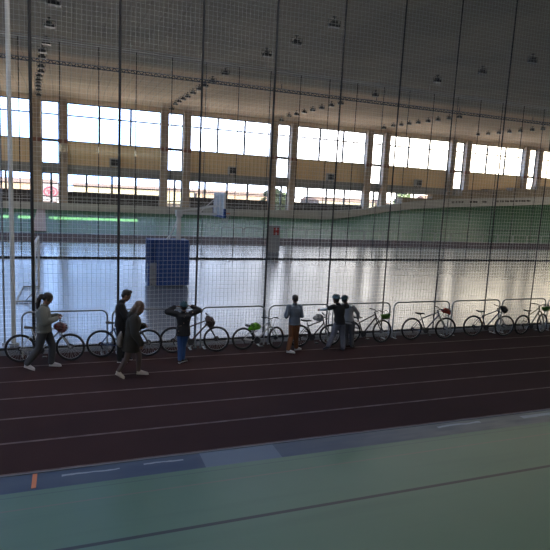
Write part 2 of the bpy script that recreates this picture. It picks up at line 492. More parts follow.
def tree(x, y, h, wd, label, conif):
    e = empty('tree', (x, y, -0.3), 0, label, 'tree', 'trees seen through the low windows')
    bm = bmesh.new(); tube(bm, [(0, 0, 0), (0.1, 0, h * 0.8)], [0.22, 0.06], 8); link('trunk', bm, BARK, e)
    bm = bmesh.new(); rnd = random.Random(int(x * 7))
    for i in range(420):
        t = rnd.random(); z = h * (0.2 + 0.8 * t)
        rad = wd * ((1 - t) ** 0.8 if conif else math.sqrt(max(0.02, 1 - (2 * t - 1) ** 2))) * math.sqrt(rnd.random())
        a = rnd.random() * 2 * PI; p_ = Vector((rad * math.cos(a), rad * math.sin(a), z)); s_ = 0.12 + 0.22 * rnd.random()
        r_ = bmesh.ops.create_icosphere(bm, subdivisions=1, radius=s_)
        bmesh.ops.transform(bm, matrix=Matrix.Translation(p_) @ Matrix.Rotation(a, 4, 'X') @ Matrix.Diagonal((1.6, 0.8, 0.6, 1)), verts=r_['verts'])
    link('foliage', bm, LEAF, e, False)
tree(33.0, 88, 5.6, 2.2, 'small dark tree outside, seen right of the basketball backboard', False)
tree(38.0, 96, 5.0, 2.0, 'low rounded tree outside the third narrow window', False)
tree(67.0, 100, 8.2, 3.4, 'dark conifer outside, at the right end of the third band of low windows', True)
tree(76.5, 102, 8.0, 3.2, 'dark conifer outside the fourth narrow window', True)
# pink round sign outside the leftmost narrow door window
bm = bmesh.new()
tube(bm, [(0.85 * math.cos(a), 0, 0.62 * math.sin(a)) for a in [i * PI / 12 for i in range(24)]], 0.10, 6, closed=True)
box(bm, -0.5, 0.5, -0.05, 0.05, 0.04, 0.22); box(bm, -0.35, 0.45, -0.05, 0.05, -0.26, -0.08)
fs_ = link('ring', bm, mat('pink_sign', (0.5, 0.10, 0.16), 0.6), None, False)
e = empty('street_sign', (-2.5, 80.0, -0.3), 0, 'pale board with a pink round emblem outside the leftmost narrow door window', 'sign')
fs_.parent = e; fs_.location = (0.35, -0.12, 3.5); fs_.name = 'emblem'
bm = bmesh.new(); box(bm, -2.2, 2.2, -0.05, 0.05, 2.2, 4.6); link('board', bm, mat('sign_board', (0.5, 0.5, 0.52), 0.7), e, False)
for s in (-1.6, 1.6):
    bm = bmesh.new(); tube(bm, [(s, 0, 0), (s, 0, 2.2)], 0.07, 8); link('post', bm, M_STEELD, e)

# ceiling, gently curved down to the windows, with a slit added out of view for the sun streak
prof = [(YW + 0.35, 12.35), (57.6, 12.6), (57.0, 12.8), (55, 12.95), (50, 12.8), (43.7, 12.65), (34.8, 12.35), (29.7, 12.05), (25.2, 11.78), (20, 11.66), (11.05, 11.57)]
prof2 = [(8.7, 11.48), (0, 11.3), (-8.3, 11.2)]
def slab(name, prof, xa, xb):
    bm = bmesh.new()
    r0 = [[bm.verts.new((x, y, z)) for y, z in prof] for x in (xa, xb)]
    r1 = [[bm.verts.new((x, y, z + 0.3)) for y, z in prof] for x in (xa, xb)]
    N = len(prof)
    for i in range(N - 1):
        bm.faces.new((r0[0][i], r0[1][i], r0[1][i + 1], r0[0][i + 1]))
        bm.faces.new((r1[0][i], r1[0][i + 1], r1[1][i + 1], r1[1][i]))
    bm.faces.new(r0[0] + list(reversed(r1[0]))); bm.faces.new(list(reversed(r0[1])) + r1[1])
    bm.faces.new((r0[0][0], r1[0][0], r1[1][0], r0[1][0])); bm.faces.new((r0[0][-1], r0[1][-1], r1[1][-1], r1[0][-1]))
    bmesh.ops.recalc_face_normals(bm, faces=list(bm.faces))
    return struct(name, bm, M_CEIL, smooth=False)
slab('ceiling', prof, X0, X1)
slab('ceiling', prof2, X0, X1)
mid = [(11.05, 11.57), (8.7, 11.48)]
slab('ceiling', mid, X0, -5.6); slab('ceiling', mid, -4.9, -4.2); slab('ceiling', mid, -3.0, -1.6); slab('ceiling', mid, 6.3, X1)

# end walls and wall behind the stands
def wallbox(name, boxes, ma=None):
    bm = bmesh.new()
    for b_ in boxes: box(bm, *b_)
    return struct(name, bm, ma or M_WALL)
wallbox('wall_left', [(X0 - .3, X0, -8.3, YW + .35, -0.2, 5.5), (X0 - .3, X0, -8.3, YW + .35, 10.5, 13.3),
                      (X0 - .3, X0, -8.3, 1, 5.5, 10.5), (X0 - .3, X0, 51, YW + .35, 5.5, 10.5)] +
        [(X0 - .3, X0, y, y + 0.6, 5.5, 10.5) for y in (12, 25, 38)])
wallbox('wall_right', [(X1, X1 + .3, -8.3, YW + .35, -0.2, 5.5), (X1, X1 + .3, -8.3, YW + .35, 10.5, 13.3),
                      (X1, X1 + .3, -8.3, 1, 5.5, 10.5), (X1, X1 + .3, 51, YW + .35, 5.5, 10.5)] +
        [(X1, X1 + .3, y, y + 0.6, 5.5, 10.5) for y in (12, 25, 38)])
for i, (ya, yb) in enumerate(((1, 12), (12.6, 25), (25.6, 38), (38.6, 51))):
    e = empty('window_%d' % (wn + 20 + i), (X1 + 0.15, (ya + yb) / 2, 5.5)); e['kind'] = 'structure'
    h = (yb - ya) / 2
    bm = bmesh.new()
    box(bm, -.05, .05, -h, h, 0, .08); box(bm, -.05, .05, -h, h, 4.92, 5)
    for y in (-h, -h / 3 - .04, h / 3 - .04, h - .08): box(bm, -.05, .05, y, y + .08, .08, 4.92)
    link('window_frame', bm, M_FRAME, e, False)
    bm = bmesh.new(); box(bm, -.006, .006, -h + .08, h - .08, .08, 4.92); link('pane', bm, GLASS, e, False)
wallbox('wall_back', [(X0 - .3, X1 + .3, -8.3, -8.0, -0.2, 5.7), (X0 - .3, X1 + .3, -8.3, -8.0, 8.5, 11.6)] +
        [(x, x + 1.0, -8.3, -8.0, 5.7, 8.5) for x in range(-26, 84, 10)])
for i in range(11):
    e = empty('window_%d' % (wn + 4 + i), (-26 + 10 * i + 5.5, -8.15, 5.7)); e['kind'] = 'structure'
    bm = bmesh.new()
    box(bm, -4.5, 4.5, -.05, .05, 0, .08); box(bm, -4.5, 4.5, -.05, .05, 2.72, 2.8)
    for x in (-4.5, -1.54, 1.46, 4.42): box(bm, x, x + .08, -.05, .05, .08, 2.72)
    link('window_frame', bm, M_FRAME, e, False)
    bm = bmesh.new(); box(bm, -4.42, 4.42, -.006, .006, .08, 2.72); link('pane', bm, GLASS, e, False)
# unseen block added behind the camera side to keep low sun off the windows
bm = bmesh.new()
box(bm, X0 - 30, X1 + 30, -34, -30, 0, 16.6)
for q in range(40): box(bm, X0 - 28 + q * 4.2, X0 - 26 + q * 4.2, -29.99, -29.9, 3, 5)
struct('sun_blocker', bm, M_WALL)
for i, (ya, yb) in enumerate(((1, 12), (12.6, 25), (25.6, 38), (38.6, 51))):
    e = empty('window_%d' % (wn + i), (X0 - 0.15, (ya + yb) / 2, 5.5)); e['kind'] = 'structure'
    h = (yb - ya) / 2
    bm = bmesh.new()
    box(bm, -.05, .05, -h, h, 0, .08); box(bm, -.05, .05, -h, h, 4.92, 5); 
    for y in (-h, -h / 3 - .04, h / 3 - .04, h - .08): box(bm, -.05, .05, y, y + .08, .08, 4.92)
    link('window_frame', bm, M_FRAME, e, False)
    bm = bmesh.new(); box(bm, -.006, .006, -h + .08, h - .08, .08, 4.92); link('pane', bm, GLASS, e, False)

# stand steps behind the far parapet at the right
for i, (a, b, z) in enumerate(((37.6, 42.0, 4.75), (42.0, 46.3, 5.35), (46.3, 50.3, 6.0), (50.3, 54.4, 6.35), (54.4, 58.6, 6.75), (58.6, 63, 7.2))):
    bm = bmesh.new()
    box(bm, a + .02, b - .02, 56.3, 57.5, 1.76, z, 0.02)
    struct('trim_%d' % (n + i), bm, M_SEAT)

# ------------------------------------------------------------------ nets
def net(name, label, y, x0, x1, z1, cell, r, ma, cables, cr, hem, zbot=0.04, sway=0.03, hemr=0.03, cable_top=None):
    e = empty(name, ((x0 + x1) / 2, y, 0), 0, label, 'net')
    cx = (x0 + x1) / 2
    bm = bmesh.new()
    nv = int((x1 - x0) / cell)
    nz = 16
    def off(x, z):
        f = z / z1
        return sway * math.sin(x * 2.9 + 0.6 * math.sin(x * 0.7)) * (0.35 + math.sin(PI * f)) , 0.12 * cell * noise.noise(Vector((x * 0.9, z * 0.5, 3.1)))
    for i in range(nv + 1):
        x = x0 + i * cell
        pts = []
        for q in range(nz + 1):
            z = zbot + (z1 - zbot) * q / nz
            dy, dx = off(x, z)
            pts.append((x - cx + dx, dy, z))
        tube(bm, pts, r, 3, False)
    nh = int((z1 - zbot) / cell)
    st = 0.55
    ns = int((x1 - x0) / st)
    for i in range(nh + 1):
        z = zbot + i * cell
        pts = []
        for q in range(ns + 1):
            x = x0 + (x1 - x0) * q / ns
            dy, dx = off(x, z)
            pts.append((x - cx, dy, z + 0.2 * cell * noise.noise(Vector((x * 0.35, z * 0.3, 9.0)))))
        tube(bm, pts, r, 3, False)
    link('mesh', bm, ma, e, False)
    for x, rr in cables:
        bm = bmesh.new()
        tube(bm, [(x - cx, off(x, z)[0], z) for z in [zbot + (z1 - zbot) * q / 10 for q in range(11)]], rr, 8)
        link('cable', bm, M_BLACK, e)
    bm = bmesh.new(); tube(bm, [(x0 - cx, 0, zbot + hemr), (x1 - cx, 0, zbot + hemr)], hemr, 8); link('hem', bm, M_BLACK, e)
    bm = bmesh.new(); tube(bm, [(x0 - cx, 0, z1), (x1 - cx, 0, z1)], 0.035, 8); link('top_rail', bm, M_RAIL, e)
    return e
near_cables = [(-12.80 + 2.0 * i, 0.024) for i in range(0, 6)] + [(-0.80, 0.038), (1.20, 0.032), (3.24, 0.028), (5.24, 0.030), (7.25, 0.026), (9.18, 0.022), (11.14, 0.018), (13.18, 0.02), (15.18, 0.018)] + [(17.2 + 2.0 * i, 0.018) for i in range(6)]
net('divider_net', 'large pale mesh divider net with black hanging cables standing between the bicycles and the court', 14.3, -13, 28, 11.4, 0.112, 0.0022, M_NET, near_cables, 0.03, True)
far_cables = [(-2.42 + 2.03 * i, 0.024) for i in range(-4, 28)]
net('divider_net', 'far mesh divider net with thin cables and black hem beyond the basketball hoop', 32.97, -12, 56, 11.75, 0.15, 0.0018, M_NET2, far_cables, 0.02, True, zbot=0.0, sway=0.02, hemr=0.05)

# ------------------------------------------------------------------ rails and beams under the ceiling
e = empty('ceiling_rail', (28, 33.2, 11.92), 0, 'thin pale twin rail hanging below the ceiling over the far divider net', 'rail')
for nm, z in (('pipe', 0.0), ('pipe', -0.22)):
    bm = bmesh.new(); tube(bm, [(-50, 0, z), (50, 0, z)], 0.028, 8); link(nm, bm, M_RAIL, e)
for i in range(24):
    bm = bmesh.new(); x = -50 + i * 4.06 + 1.0
    tube(bm, [(x, 0, -0.22), (x, 0, 0.42)], 0.022, 6); link('hanger', bm, M_RAIL, e)
e = empty('ceiling_beam', (28, 40, 12.05), 0, 'slim dark blue lattice beam running along under the ceiling beyond the far net rail', 'beam')
bm = bmesh.new(); MB_ = mat('beam_blue', (0.07, 0.085, 0.125), 0.5, 0.2)
for z in (0.1, -0.1): box(bm, -50, 50, -0.03, 0.03, z - 0.03, z + 0.03)
link('chord', bm, MB_, e, False)
bm = bmesh.new()
for i in range(250):
    x = -50 + i * 0.4
    tube(bm, [(x, 0, -0.1), (x + 0.2, 0, 0.1)], 0.03, 4); tube(bm, [(x + 0.2, 0, 0.1), (x + 0.4, 0, -0.1)], 0.03, 4)
link('lattice', bm, MB_, e, False)
for i in range(12):
    bm = bmesh.new(); x = -46 + i * 8.3; tube(bm, [(x, 0, 0.1), (x, 0, 0.62)], 0.03, 6); link('hanger', bm, MB_, e)

# ------------------------------------------------------------------ ceiling lamps
def make_lamp():
    e = empty('ceiling_lamp', (0, 0, 0), 0, 'x', 'lamp', 'x'); e.scale = (0.85, 0.85, 0.95)
    bm = bmesh.new()
    box(bm, -0.27, 0.27, -0.12, 0.12, -0.02, 0.14, 0.03)
    box(bm, -0.16, 0.16, -0.10, 0.10, 0.15, 0.25, 0.02)
    link('housing', bm, M_LAMPB, e, False)
    bm = bmesh.new()
    vs = [(-0.30, -0.14, -0.02), (0.30, -0.14, -0.02), (0.30, 0.14, -0.02), (-0.30, 0.14, -0.02)]
    lo = [(-0.27, -0.11, -0.05), (0.27, -0.11, -0.05), (0.27, 0.11, -0.05), (-0.27, 0.11, -0.05)]
    a = [bm.verts.new(v) for v in vs]; b = [bm.verts.new(v) for v in lo]
    for j in range(4): bm.faces.new((a[j], b[j], b[(j + 1) % 4], a[(j + 1) % 4]))
    bm.faces.new(b); bm.faces.new(list(reversed(a)))
    bmesh.ops.recalc_face_normals(bm, faces=list(bm.faces))
    link('reflector', bm, M_LAMPR, e, False)
    bm = bmesh.new()
    tube(bm, [(-0.33, 0, 0.06), (-0.33, 0, 0.30), (0.33, 0, 0.30), (0.33, 0, 0.06)], 0.02, 6)
    tube(bm, [(0, 0, 0.30), (0, 0, 0.42)], 0.03, 6)
    box(bm, -0.08, 0.08, -0.08, 0.08, 0.40, 0.44)
    link('bracket', bm, M_LAMPB, e, False)
    return e
def copy_tree(o, parent=None):
    c_ = o.copy(); COL.objects.link(c_)
    if parent: c_.parent = parent
    for ch in list(o.children): copy_tree(ch, c_)
    return c_
ORD = ['closest to', 'second from', 'third from', 'fourth from', 'fifth from', 'sixth from', 'seventh from', 'eighth from', 'ninth from', 'tenth from', 'eleventh from', 'twelfth from', 'thirteenth from', 'fourteenth from']
NAR = ['leftmost', 'second', 'third', 'fourth', 'fifth', 'sixth']
first = make_lamp(); used = False
def prof_z(y):
    for (a, za), (b, zb) in zip(prof, prof[1:]):
        if b <= y <= a: return zb + (za - zb) * (y - b) / (a - b)
    return 12
rowsL = [(-1.9, 0, [57.2, 55.3, 53.2, 51.3, 49.4, 47.3, 45.2, 43.0, 39.2, 37.2, 34.6, 29.7, 25.2], {55.3: -2.4, 57.2: -2.5, 53.2: -2.35, 51.3: -2.25, 49.4: -2.15, 47.3: -2.0, 45.2: -1.8, 43.0: -1.7, 39.2: -1.5, 37.2: -1.4, 34.6: -1.1, 29.7: -0.8, 25.2: -0.5, 37.4: -1.4}),
         (9.9, 1, [57.2, 55.2, 53.2, 51.2, 49.2, 47.0, 44.6, 42.6, 40.3, 36.8, 29.1, 25.4, 21.8], {21.8: 10.5, 25.4: 10.3, 29.1: 10.1}),
         (21.9, 2, [57.2, 55.0, 53.0, 51.0, 49.0, 47.0, 45.0, 43.2, 37.5, 29.3, 25.3, 21.9], {21.9: 21.5, 25.3: 21.4, 29.3: 21.4}),
         (34.1, 3, [55.9, 54.0, 52.4, 50.9, 49.3, 47.6, 46.0, 44.3, 42.8], {}),
         (45.6, 4, [53.6, 51.9, 50.2, 48.6, 47.0, 45.4, 44.0], {})]
for x, ri, ys, ov in rowsL:
    for i, y in enumerate(ys):
        o = copy_tree(first) if used else first
        used = True
        o.location = (ov.get(y, x), y, prof_z(y) - 0.44)
        o['label'] = 'dark ceiling lamp, %s the far wall in the row above the %s narrow window' % (ORD[i], NAR[ri])
        o['group'] = 'ceiling lamps'

# ------------------------------------------------------------------ air conditioners on the yellow panels
def ac_unit(x, z, label):
    e = empty('air_conditioner', (x, YW - 0.02, z), 0, label, 'air conditioner', 'air conditioners on the yellow panels')
    bm = bmesh.new(); box(bm, -0.42, 0.42, -0.62, 0, 0, 0.82, 0.03); link('casing', bm, mat('ac_case', (0.42, 0.42, 0.4), 0.5), e, False)
    bm = bmesh.new(); box(bm, -0.33, 0.33, -0.65, -0.61, 0.12, 0.70)
    for i in range(8): box(bm, -0.33, 0.33, -0.68, -0.64, 0.15 + i * 0.068, 0.175 + i * 0.068)
    link('grille', bm, M_STEELD, e, False)
    for s in (-1, 1):
        bm = bmesh.new(); box(bm, s * 0.3 - 0.03, s * 0.3 + 0.03, -0.6, 0, -0.05, 0.0); tube(bm, [(s * 0.3, -0.5, -0.04), (s * 0.3, -0.02, -0.35)], 0.02, 6)
        link('bracket', bm, M_STEELD, e, False)
ac_unit(4.35, 6.2, 'boxy air conditioner high on the wall, leftmost of the four on the yellow panels')
ac_unit(16.65, 6.2, 'boxy air conditioner on the yellow panel directly above the basketball backboard')
ac_unit(28.45, 6.2, 'boxy air conditioner on the yellow panel left of the central black cable')
ac_unit(40.6, 6.2, 'boxy air conditioner on the rightmost yellow panel, clear of cables')

# rail on the far parapet
e = empty('parapet_rail', (0, 56.12, 0), 0, 'thin metal handrail with uprights standing on the pale far parapet', 'railing')
bm = bmesh.new(); xs = [X0 + 1 + i * 1.6 for i in range(38)]
for dz in (0.55, 0.28): tube(bm, [(x, 0, interp(x, ZP) + dz) for x in xs], 0.022, 6)
link('handrail', bm, M_RAIL, e)
for x in xs:
    bm = bmesh.new(); tube(bm, [(x, 0, interp(x, ZP) - 0.02), (x, 0, interp(x, ZP) + 0.55)], 0.02, 6); link('upright', bm, M_RAIL, e)
# thin rail between far running track and banking
e = empty('track_rail', (0, 49.5, 0), 0, 'low thin rail of hoops along the foot of the far green banking', 'railing')
for i in range(28):
    bm = bmesh.new(); x = 13.5 + i * 2.2
    tube(bm, [(x, 0, 0)] + arc((x + 0.15, 0, 0.85), 0.15, PI, PI / 2, 4) + arc((x + 1.9, 0, 0.85), 0.15, PI / 2, 0, 4) + [(x + 2.05, 0, 0)], 0.022, 6)
    link('hoop', bm, M_RAIL, e)
# faint lettering worn to dark dashes on the parapet
pm = empty('parapet_marking', (51, 55.98, 5), 0, 'row of small dark dashes marked on the pale parapet at the right', 'marking'); x = 44.6
while x < 58:
    wv = random.choice((0.35, 0.5, 0.7, 0.28)); zz = interp(x, ZP) - 0.42
    if random.random() < 0.8:
        bm = bmesh.new(); box(bm, x - 51, x + wv - 51, -0.005, 0.012, zz - 5.11, zz - 4.89); link('dash', bm, M_DARKP, pm, False)
    x += wv + 0.14

# ------------------------------------------------------------------ basketball hoop with blue padded base
hb = empty('basketball_hoop', (4.1, 23.7, 0), 0, 'wheeled basketball hoop with tall blue padded base and white arm on the court', 'basketball hoop')
bm = bmesh.new()
box(bm, -0.56, 0.80, -0.52, -0.36, 0.05, 1.96, 0.04)      # front pad
box(bm, -0.72, 0.80, 0.36, 0.52, 0.05, 1.96, 0.04)        # rear pad
box(bm, 0.70, 0.84, -0.50, 0.50, 0.05, 1.90, 0.04)        # right end pad
box(bm, -0.94, -0.86, -0.50, -0.40, 0.05, 1.97, 0.02)
box(bm, -0.92, -0.72, 0.40, 0.50, 0.05, 1.97, 0.03)
box(bm, -0.92, 0.80, -0.50, 0.50, 1.94, 2.02, 0.03)
link('padding', bm, M_BLUEPAD, hb, False)
bm = bmesh.new()
for z in (0.1, 0.32, 0.54, 0.76): box(bm, -0.88, 0.2, -0.30, 0.30, z, z + 0.18, 0.02)
box(bm, -0.9, 0.7, -0.34, 0.34, 0.02, 0.08)
link('counterweight', bm, M_GALV, hb, False)
for sx_ in (-0.75, 0.6):
    for sy in (-0.3, 0.3):
        bm = bmesh.new(); tube(bm, [(sx_, sy - 0.03, 0.05), (sx_, sy + 0.03, 0.05)], 0.05, 12); link('wheel', bm, M_RUBBER, hb)
bm = bmesh.new(); box(bm, 0.33, 0.50, -0.08, 0.08, 0.1, 3.28, 0.01); box(bm, 0.28, 0.56, -0.13, 0.13, 3.02, 3.30, 0.02); link('mast', bm, M_WHITE, hb, False)
bm = bmesh.new(); tube(bm, [(0.0, 0, 2.0), (0.36, 0, 2.9)], 0.025, 8); tube(bm, [(-0.1, 0.1, 2.0), (0.2, 0.05, 2.35)], 0.02, 8); link('brace', bm, M_WHITE, hb)
bm = bmesh.new()
box(bm, 0.5, 2.1, -0.05, 0.05, 3.12, 3.22)
tube(bm, [(0.45, 0, 3.26), (2.1, 0.35, 3.55)], 0.03, 8); tube(bm, [(0.45, 0, 3.26), (2.1, -0.35, 3.55)], 0.03, 8)
tube(bm, [(1.3, 0, 3.2), (2.1, 0, 3.95)], 0.025, 8)
link('arm', bm, M_WHITE, hb, False)
bd = empty('backboard', (2.22, 0, 3.1)); bd.parent = hb
bm = bmesh.new()
for y in (-0.9, 0.82): box(bm, -0.04, 0.04, y, y + 0.08, 0, 1.05)
for z in (0, 0.97): box(bm, -0.04, 0.04, -0.82, 0.82, z, z + 0.08)
box(bm, -0.08, -0.04, -0.35, -0.27, 0.05, 1.0); box(bm, -0.08, -0.04, 0.27, 0.35, 0.05, 1.0)
link('board_frame', bm, M_WHITE, bd, False)
bm = bmesh.new(); box(bm, -0.012, 0.012, -0.82, 0.82, 0.08, 0.97); link('board', bm, mat('board_acrylic', (0.36, 0.41, 0.44), 0.3, 0.0), bd, False)
bm = bmesh.new(); box(bm, -0.06, 0.06, -0.93, 0.93, -0.05, 0.05, 0.02); box(bm, -0.06, 0.06, -0.95, -0.88, 0.0, 0.35, 0.02); box(bm, -0.06, 0.06, 0.88, 0.95, 0.0, 0.35, 0.02)
link('edge_pad', bm, M_BLUEPAD, bd, False)
bm = bmesh.new(); tube(bm, [(2.50 + 0.225 * math.cos(a), 0.225 * math.sin(a), 3.22) for a in [i * PI / 10 for i in range(20)]], 0.012, 6, closed=True)
box(bm, 2.25, 2.32, -0.08, 0.08, 3.12, 3.23)
link('rim', bm, mat('rim_orange', (0.55, 0.12, 0.03), 0.5), hb)
bm = bmesh.new()
for i in range(12):
    a = 2 * PI * i / 12
    for s in (-1, 1):
        b = a + s * PI / 6
        tube(bm, [(2.50 + 0.225 * math.cos(a), 0.225 * math.sin(a), 3.21), (2.50 + 0.15 * math.cos(b), 0.15 * math.sin(b), 2.98), (2.50 + 0.12 * math.cos(a), 0.12 * math.sin(a), 2.80)], 0.005, 4)
link('hoop_net', bm, M_WHITE, hb)

# ------------------------------------------------------------------ handball goal at the left
g = empty('handball_goal', (-1.1, 21.9, 0), 0, 'white steel handball goal seen edge on at the left behind the ponytailed woman', 'goal')
for y in (-1.5, 1.5):
    bm = bmesh.new(); box(bm, -0.04, 0.04, y - 0.04, y + 0.04, 0.0, 2.0, 0.008)
    link('post', bm, M_WHITE, g, False)
bm = bmesh.new(); box(bm, -0.04, 0.04, -1.54, 1.54, 2.0, 2.08, 0.008); link('crossbar', bm, M_WHITE, g, False)
for y in (-1.5, 1.5):
    bm = bmesh.new(); tube(bm, [(0, y, 0.045), (-0.60, y, 0.045)], 0.03, 8)
    link('ground_bar', bm, M_GALV, g)
    bm = bmesh.new(); tube(bm, [(-0.03, y, 0.38), (-0.3, y, 0.05)], 0.018, 8); link('brace', bm, M_GALV, g)
bm = bmesh.new(); tube(bm, [(-0.60, -1.5, 0.045), (-0.60, 1.5, 0.045)], 0.03, 8); link('rear_bar', bm, M_GALV, g)
bm = bmesh.new()
for i in range(26):
    y = -1.5 + i * 0.12
    tube(bm, [(-0.03, y, 2.0), (-0.10, y, 1.2), (-0.13, y, 0.07)], 0.002, 3, False)
for i in range(14):
    t = i / 13; z = 2.0 - 1.93 * t; x = -0.03 - 0.07 * min(1, (2 - z) / .8) - max(0, (1.2 - z) / 1.13) * 0.03
    tube(bm, [(x, -1.5, z), (x, 1.5, z)], 0.002, 3, False)
link('goal_net', bm, M_NET, g, False)

# poles at far left beside the divider net
p = empty('net_pole', (-1.31, 14.95, 0), 0, 'tall pale round pole rising to the ceiling at the far left', 'pole')
bm = bmesh.new(); tube(bm, [(0, 0, 0.02), (0, 0, 11.55)], 0.055, 12); link('shaft', bm, M_RAIL, p)
bm = bmesh.new(); tube(bm, [(0, 0, 0), (0, 0, 0.05)], 0.12, 16); link('base', bm, M_GALV, p)
p = empty('net_pole', (-1.53, 15.05, 0), 0, 'thinner dark grey pole just left of the tall pale pole', 'pole')
bm = bmesh.new(); tube(bm, [(0, 0, 0.02), (0, 0, 11.55)], 0.024, 10); link('shaft', bm, mat('grey_pole', (0.12, 0.14, 0.16), 0.5, 0.2), p)
bm = bmesh.new(); tube(bm, [(0, 0, 0), (0, 0, 0.04)], 0.07, 16); link('base', bm, M_GALV, p)

# white board with a red fire-hose sign
b = empty('white_panel', (14.2, 37.5, 0), 0, 'upright pale panel with a red sign standing at the far edge of the court', 'panel')
bm = bmesh.new(); box(bm, -0.47, 0.47, -0.09, 0.09, 0.02, 1.95, 0.01); link('board', bm, mat('pale_panel', (0.36, 0.37, 0.38), 0.6), b, False)
sg = None
bm = bmesh.new(); box(bm, -0.06, 0.36, -0.105, -0.088, 1.28, 1.80); sg = link('sign', bm, mat('sign_red', (0.42, 0.03, 0.02), 0.5), b, False)
bm = bmesh.new(); box(bm, 0.10, 0.20, -0.112, -0.104, 1.62, 1.80); box(bm, 0.10, 0.20, -0.112, -0.104, 1.28, 1.46); link('sign_symbol', bm, M_WHITE, sg, False)

# column reflection on the far banking, built as a pale tapered strip
bm = bmesh.new()
v = [bm.verts.new(q) for q in ((-2.7, 55.9, 1.80), (-2.0, 55.9, 1.80), (-2.9, 50.5, 0.12), (-1.75, 50.5, 0.12))]
bm.faces.new((v[0], v[2], v[3], v[1]))
r_ = bmesh.ops.extrude_face_region(bm, geom=list(bm.faces))
for q in r_['geom']:
    if isinstance(q, bmesh.types.BMVert): q.co.z += 0.06
bmesh.ops.recalc_face_normals(bm, faces=list(bm.faces))
tag(link('pale_reflection', bm, mat('pinkish_reflection', (0.34, 0.29, 0.28), 0.7), None, False), 'pale pinkish grey strip imitating a column reflection on the far green banking at the left', 'reflection')

# orange tape mark on the blue band
bm = bmesh.new(); box(bm, -0.03, 0.03, -0.2, 0.2, 0, 0.003)
o = tag(link('tape_mark', bm, mat('orange_tape', (0.55, 0.18, 0.08), 0.6), None, False), 'short orange tape mark stuck across the blue band at the lower left', 'tape')
o.location = (-0.455, 7.74, 0.0055)

# ------------------------------------------------------------------ crowd barriers
def make_barrier(label, x0, wd, y=13.68):
    e = empty('crowd_barrier', (x0 + wd / 2, y, 0), 0, label, 'barrier', 'crowd barriers along the divider net')
    h, rr = wd / 2, 0.16
    bm = bmesh.new()
    tube(bm, [(-h, 0, 0.03)] + arc((-h + rr, 0, 1.12 - rr), rr, PI, PI / 2, 6) + arc((h - rr, 0, 1.12 - rr), rr, PI / 2, 0, 6) + [(h, 0, 0.03)], 0.021, 8)
    tube(bm, [(-h, 0, 0.20), (h, 0, 0.20)], 0.017, 8)
    link('frame', bm, M_GALV, e)
    bm = bmesh.new(); nn = int(wd / 0.075)
    for i in range(1, nn):
        x = -h + wd * i / nn; tube(bm, [(x, 0, 0.2), (x, 0, 1.10 if rr < (x + h) < wd - rr else 1.02)], 0.0013, 4, False)
    for i in range(1, 12): tube(bm, [(-h, 0, 0.2 + i * 0.075), (h, 0, 0.2 + i * 0.075)], 0.0013, 4, False)
    link('wire_mesh', bm, M_GALV, e, False)
    for s in (-1, 1):
        bm = bmesh.new(); box(bm, s * (h - 0.12) - 0.03, s * (h - 0.12) + 0.03, -0.05, 0.2, 0.0, 0.012)
        tube(bm, [(s * (h - 0.12), 0, 0.02), (s * (h - 0.12), 0, 0.2)], 0.017, 8)
        link('foot', bm, M_GALV, e, False)
    bm = bmesh.new(); tube(bm, [(h, 0, 0.86), (h + 0.05, 0, 0.86), (h + 0.05, 0, 0.80)], 0.008, 6); link('hook', bm, M_GALV, e)
    return e
BL = ['steel crowd barrier behind the ponytailed woman and the leftmost bicycle', 'steel crowd barrier behind the dark-clothed boy and the woman in the parka',
      'steel crowd barrier to the left of the green helmet bicycle, behind its neighbour', 'steel crowd barrier behind the boy in orange-brown trousers',
      'steel crowd barrier behind the two children embracing', 'steel crowd barrier behind the bicycle with the red helmet',
      'steel crowd barrier behind the bicycle with the black helmet', 'steel crowd barrier behind the rightmost bicycle', 'steel crowd barrier cut by the right edge of the frame']
for lab, x0, x1 in zip(BL, (-1.02, 1.02, 3.26, 5.16, 7.12, 9.17, 11.32, 13.32, 15.32), (0.90, 3.12, 5.04, 7.00, 9.03, 11.20, 13.22, 15.20, 17.25)):
    make_barrier(lab, x0, x1 - x0)

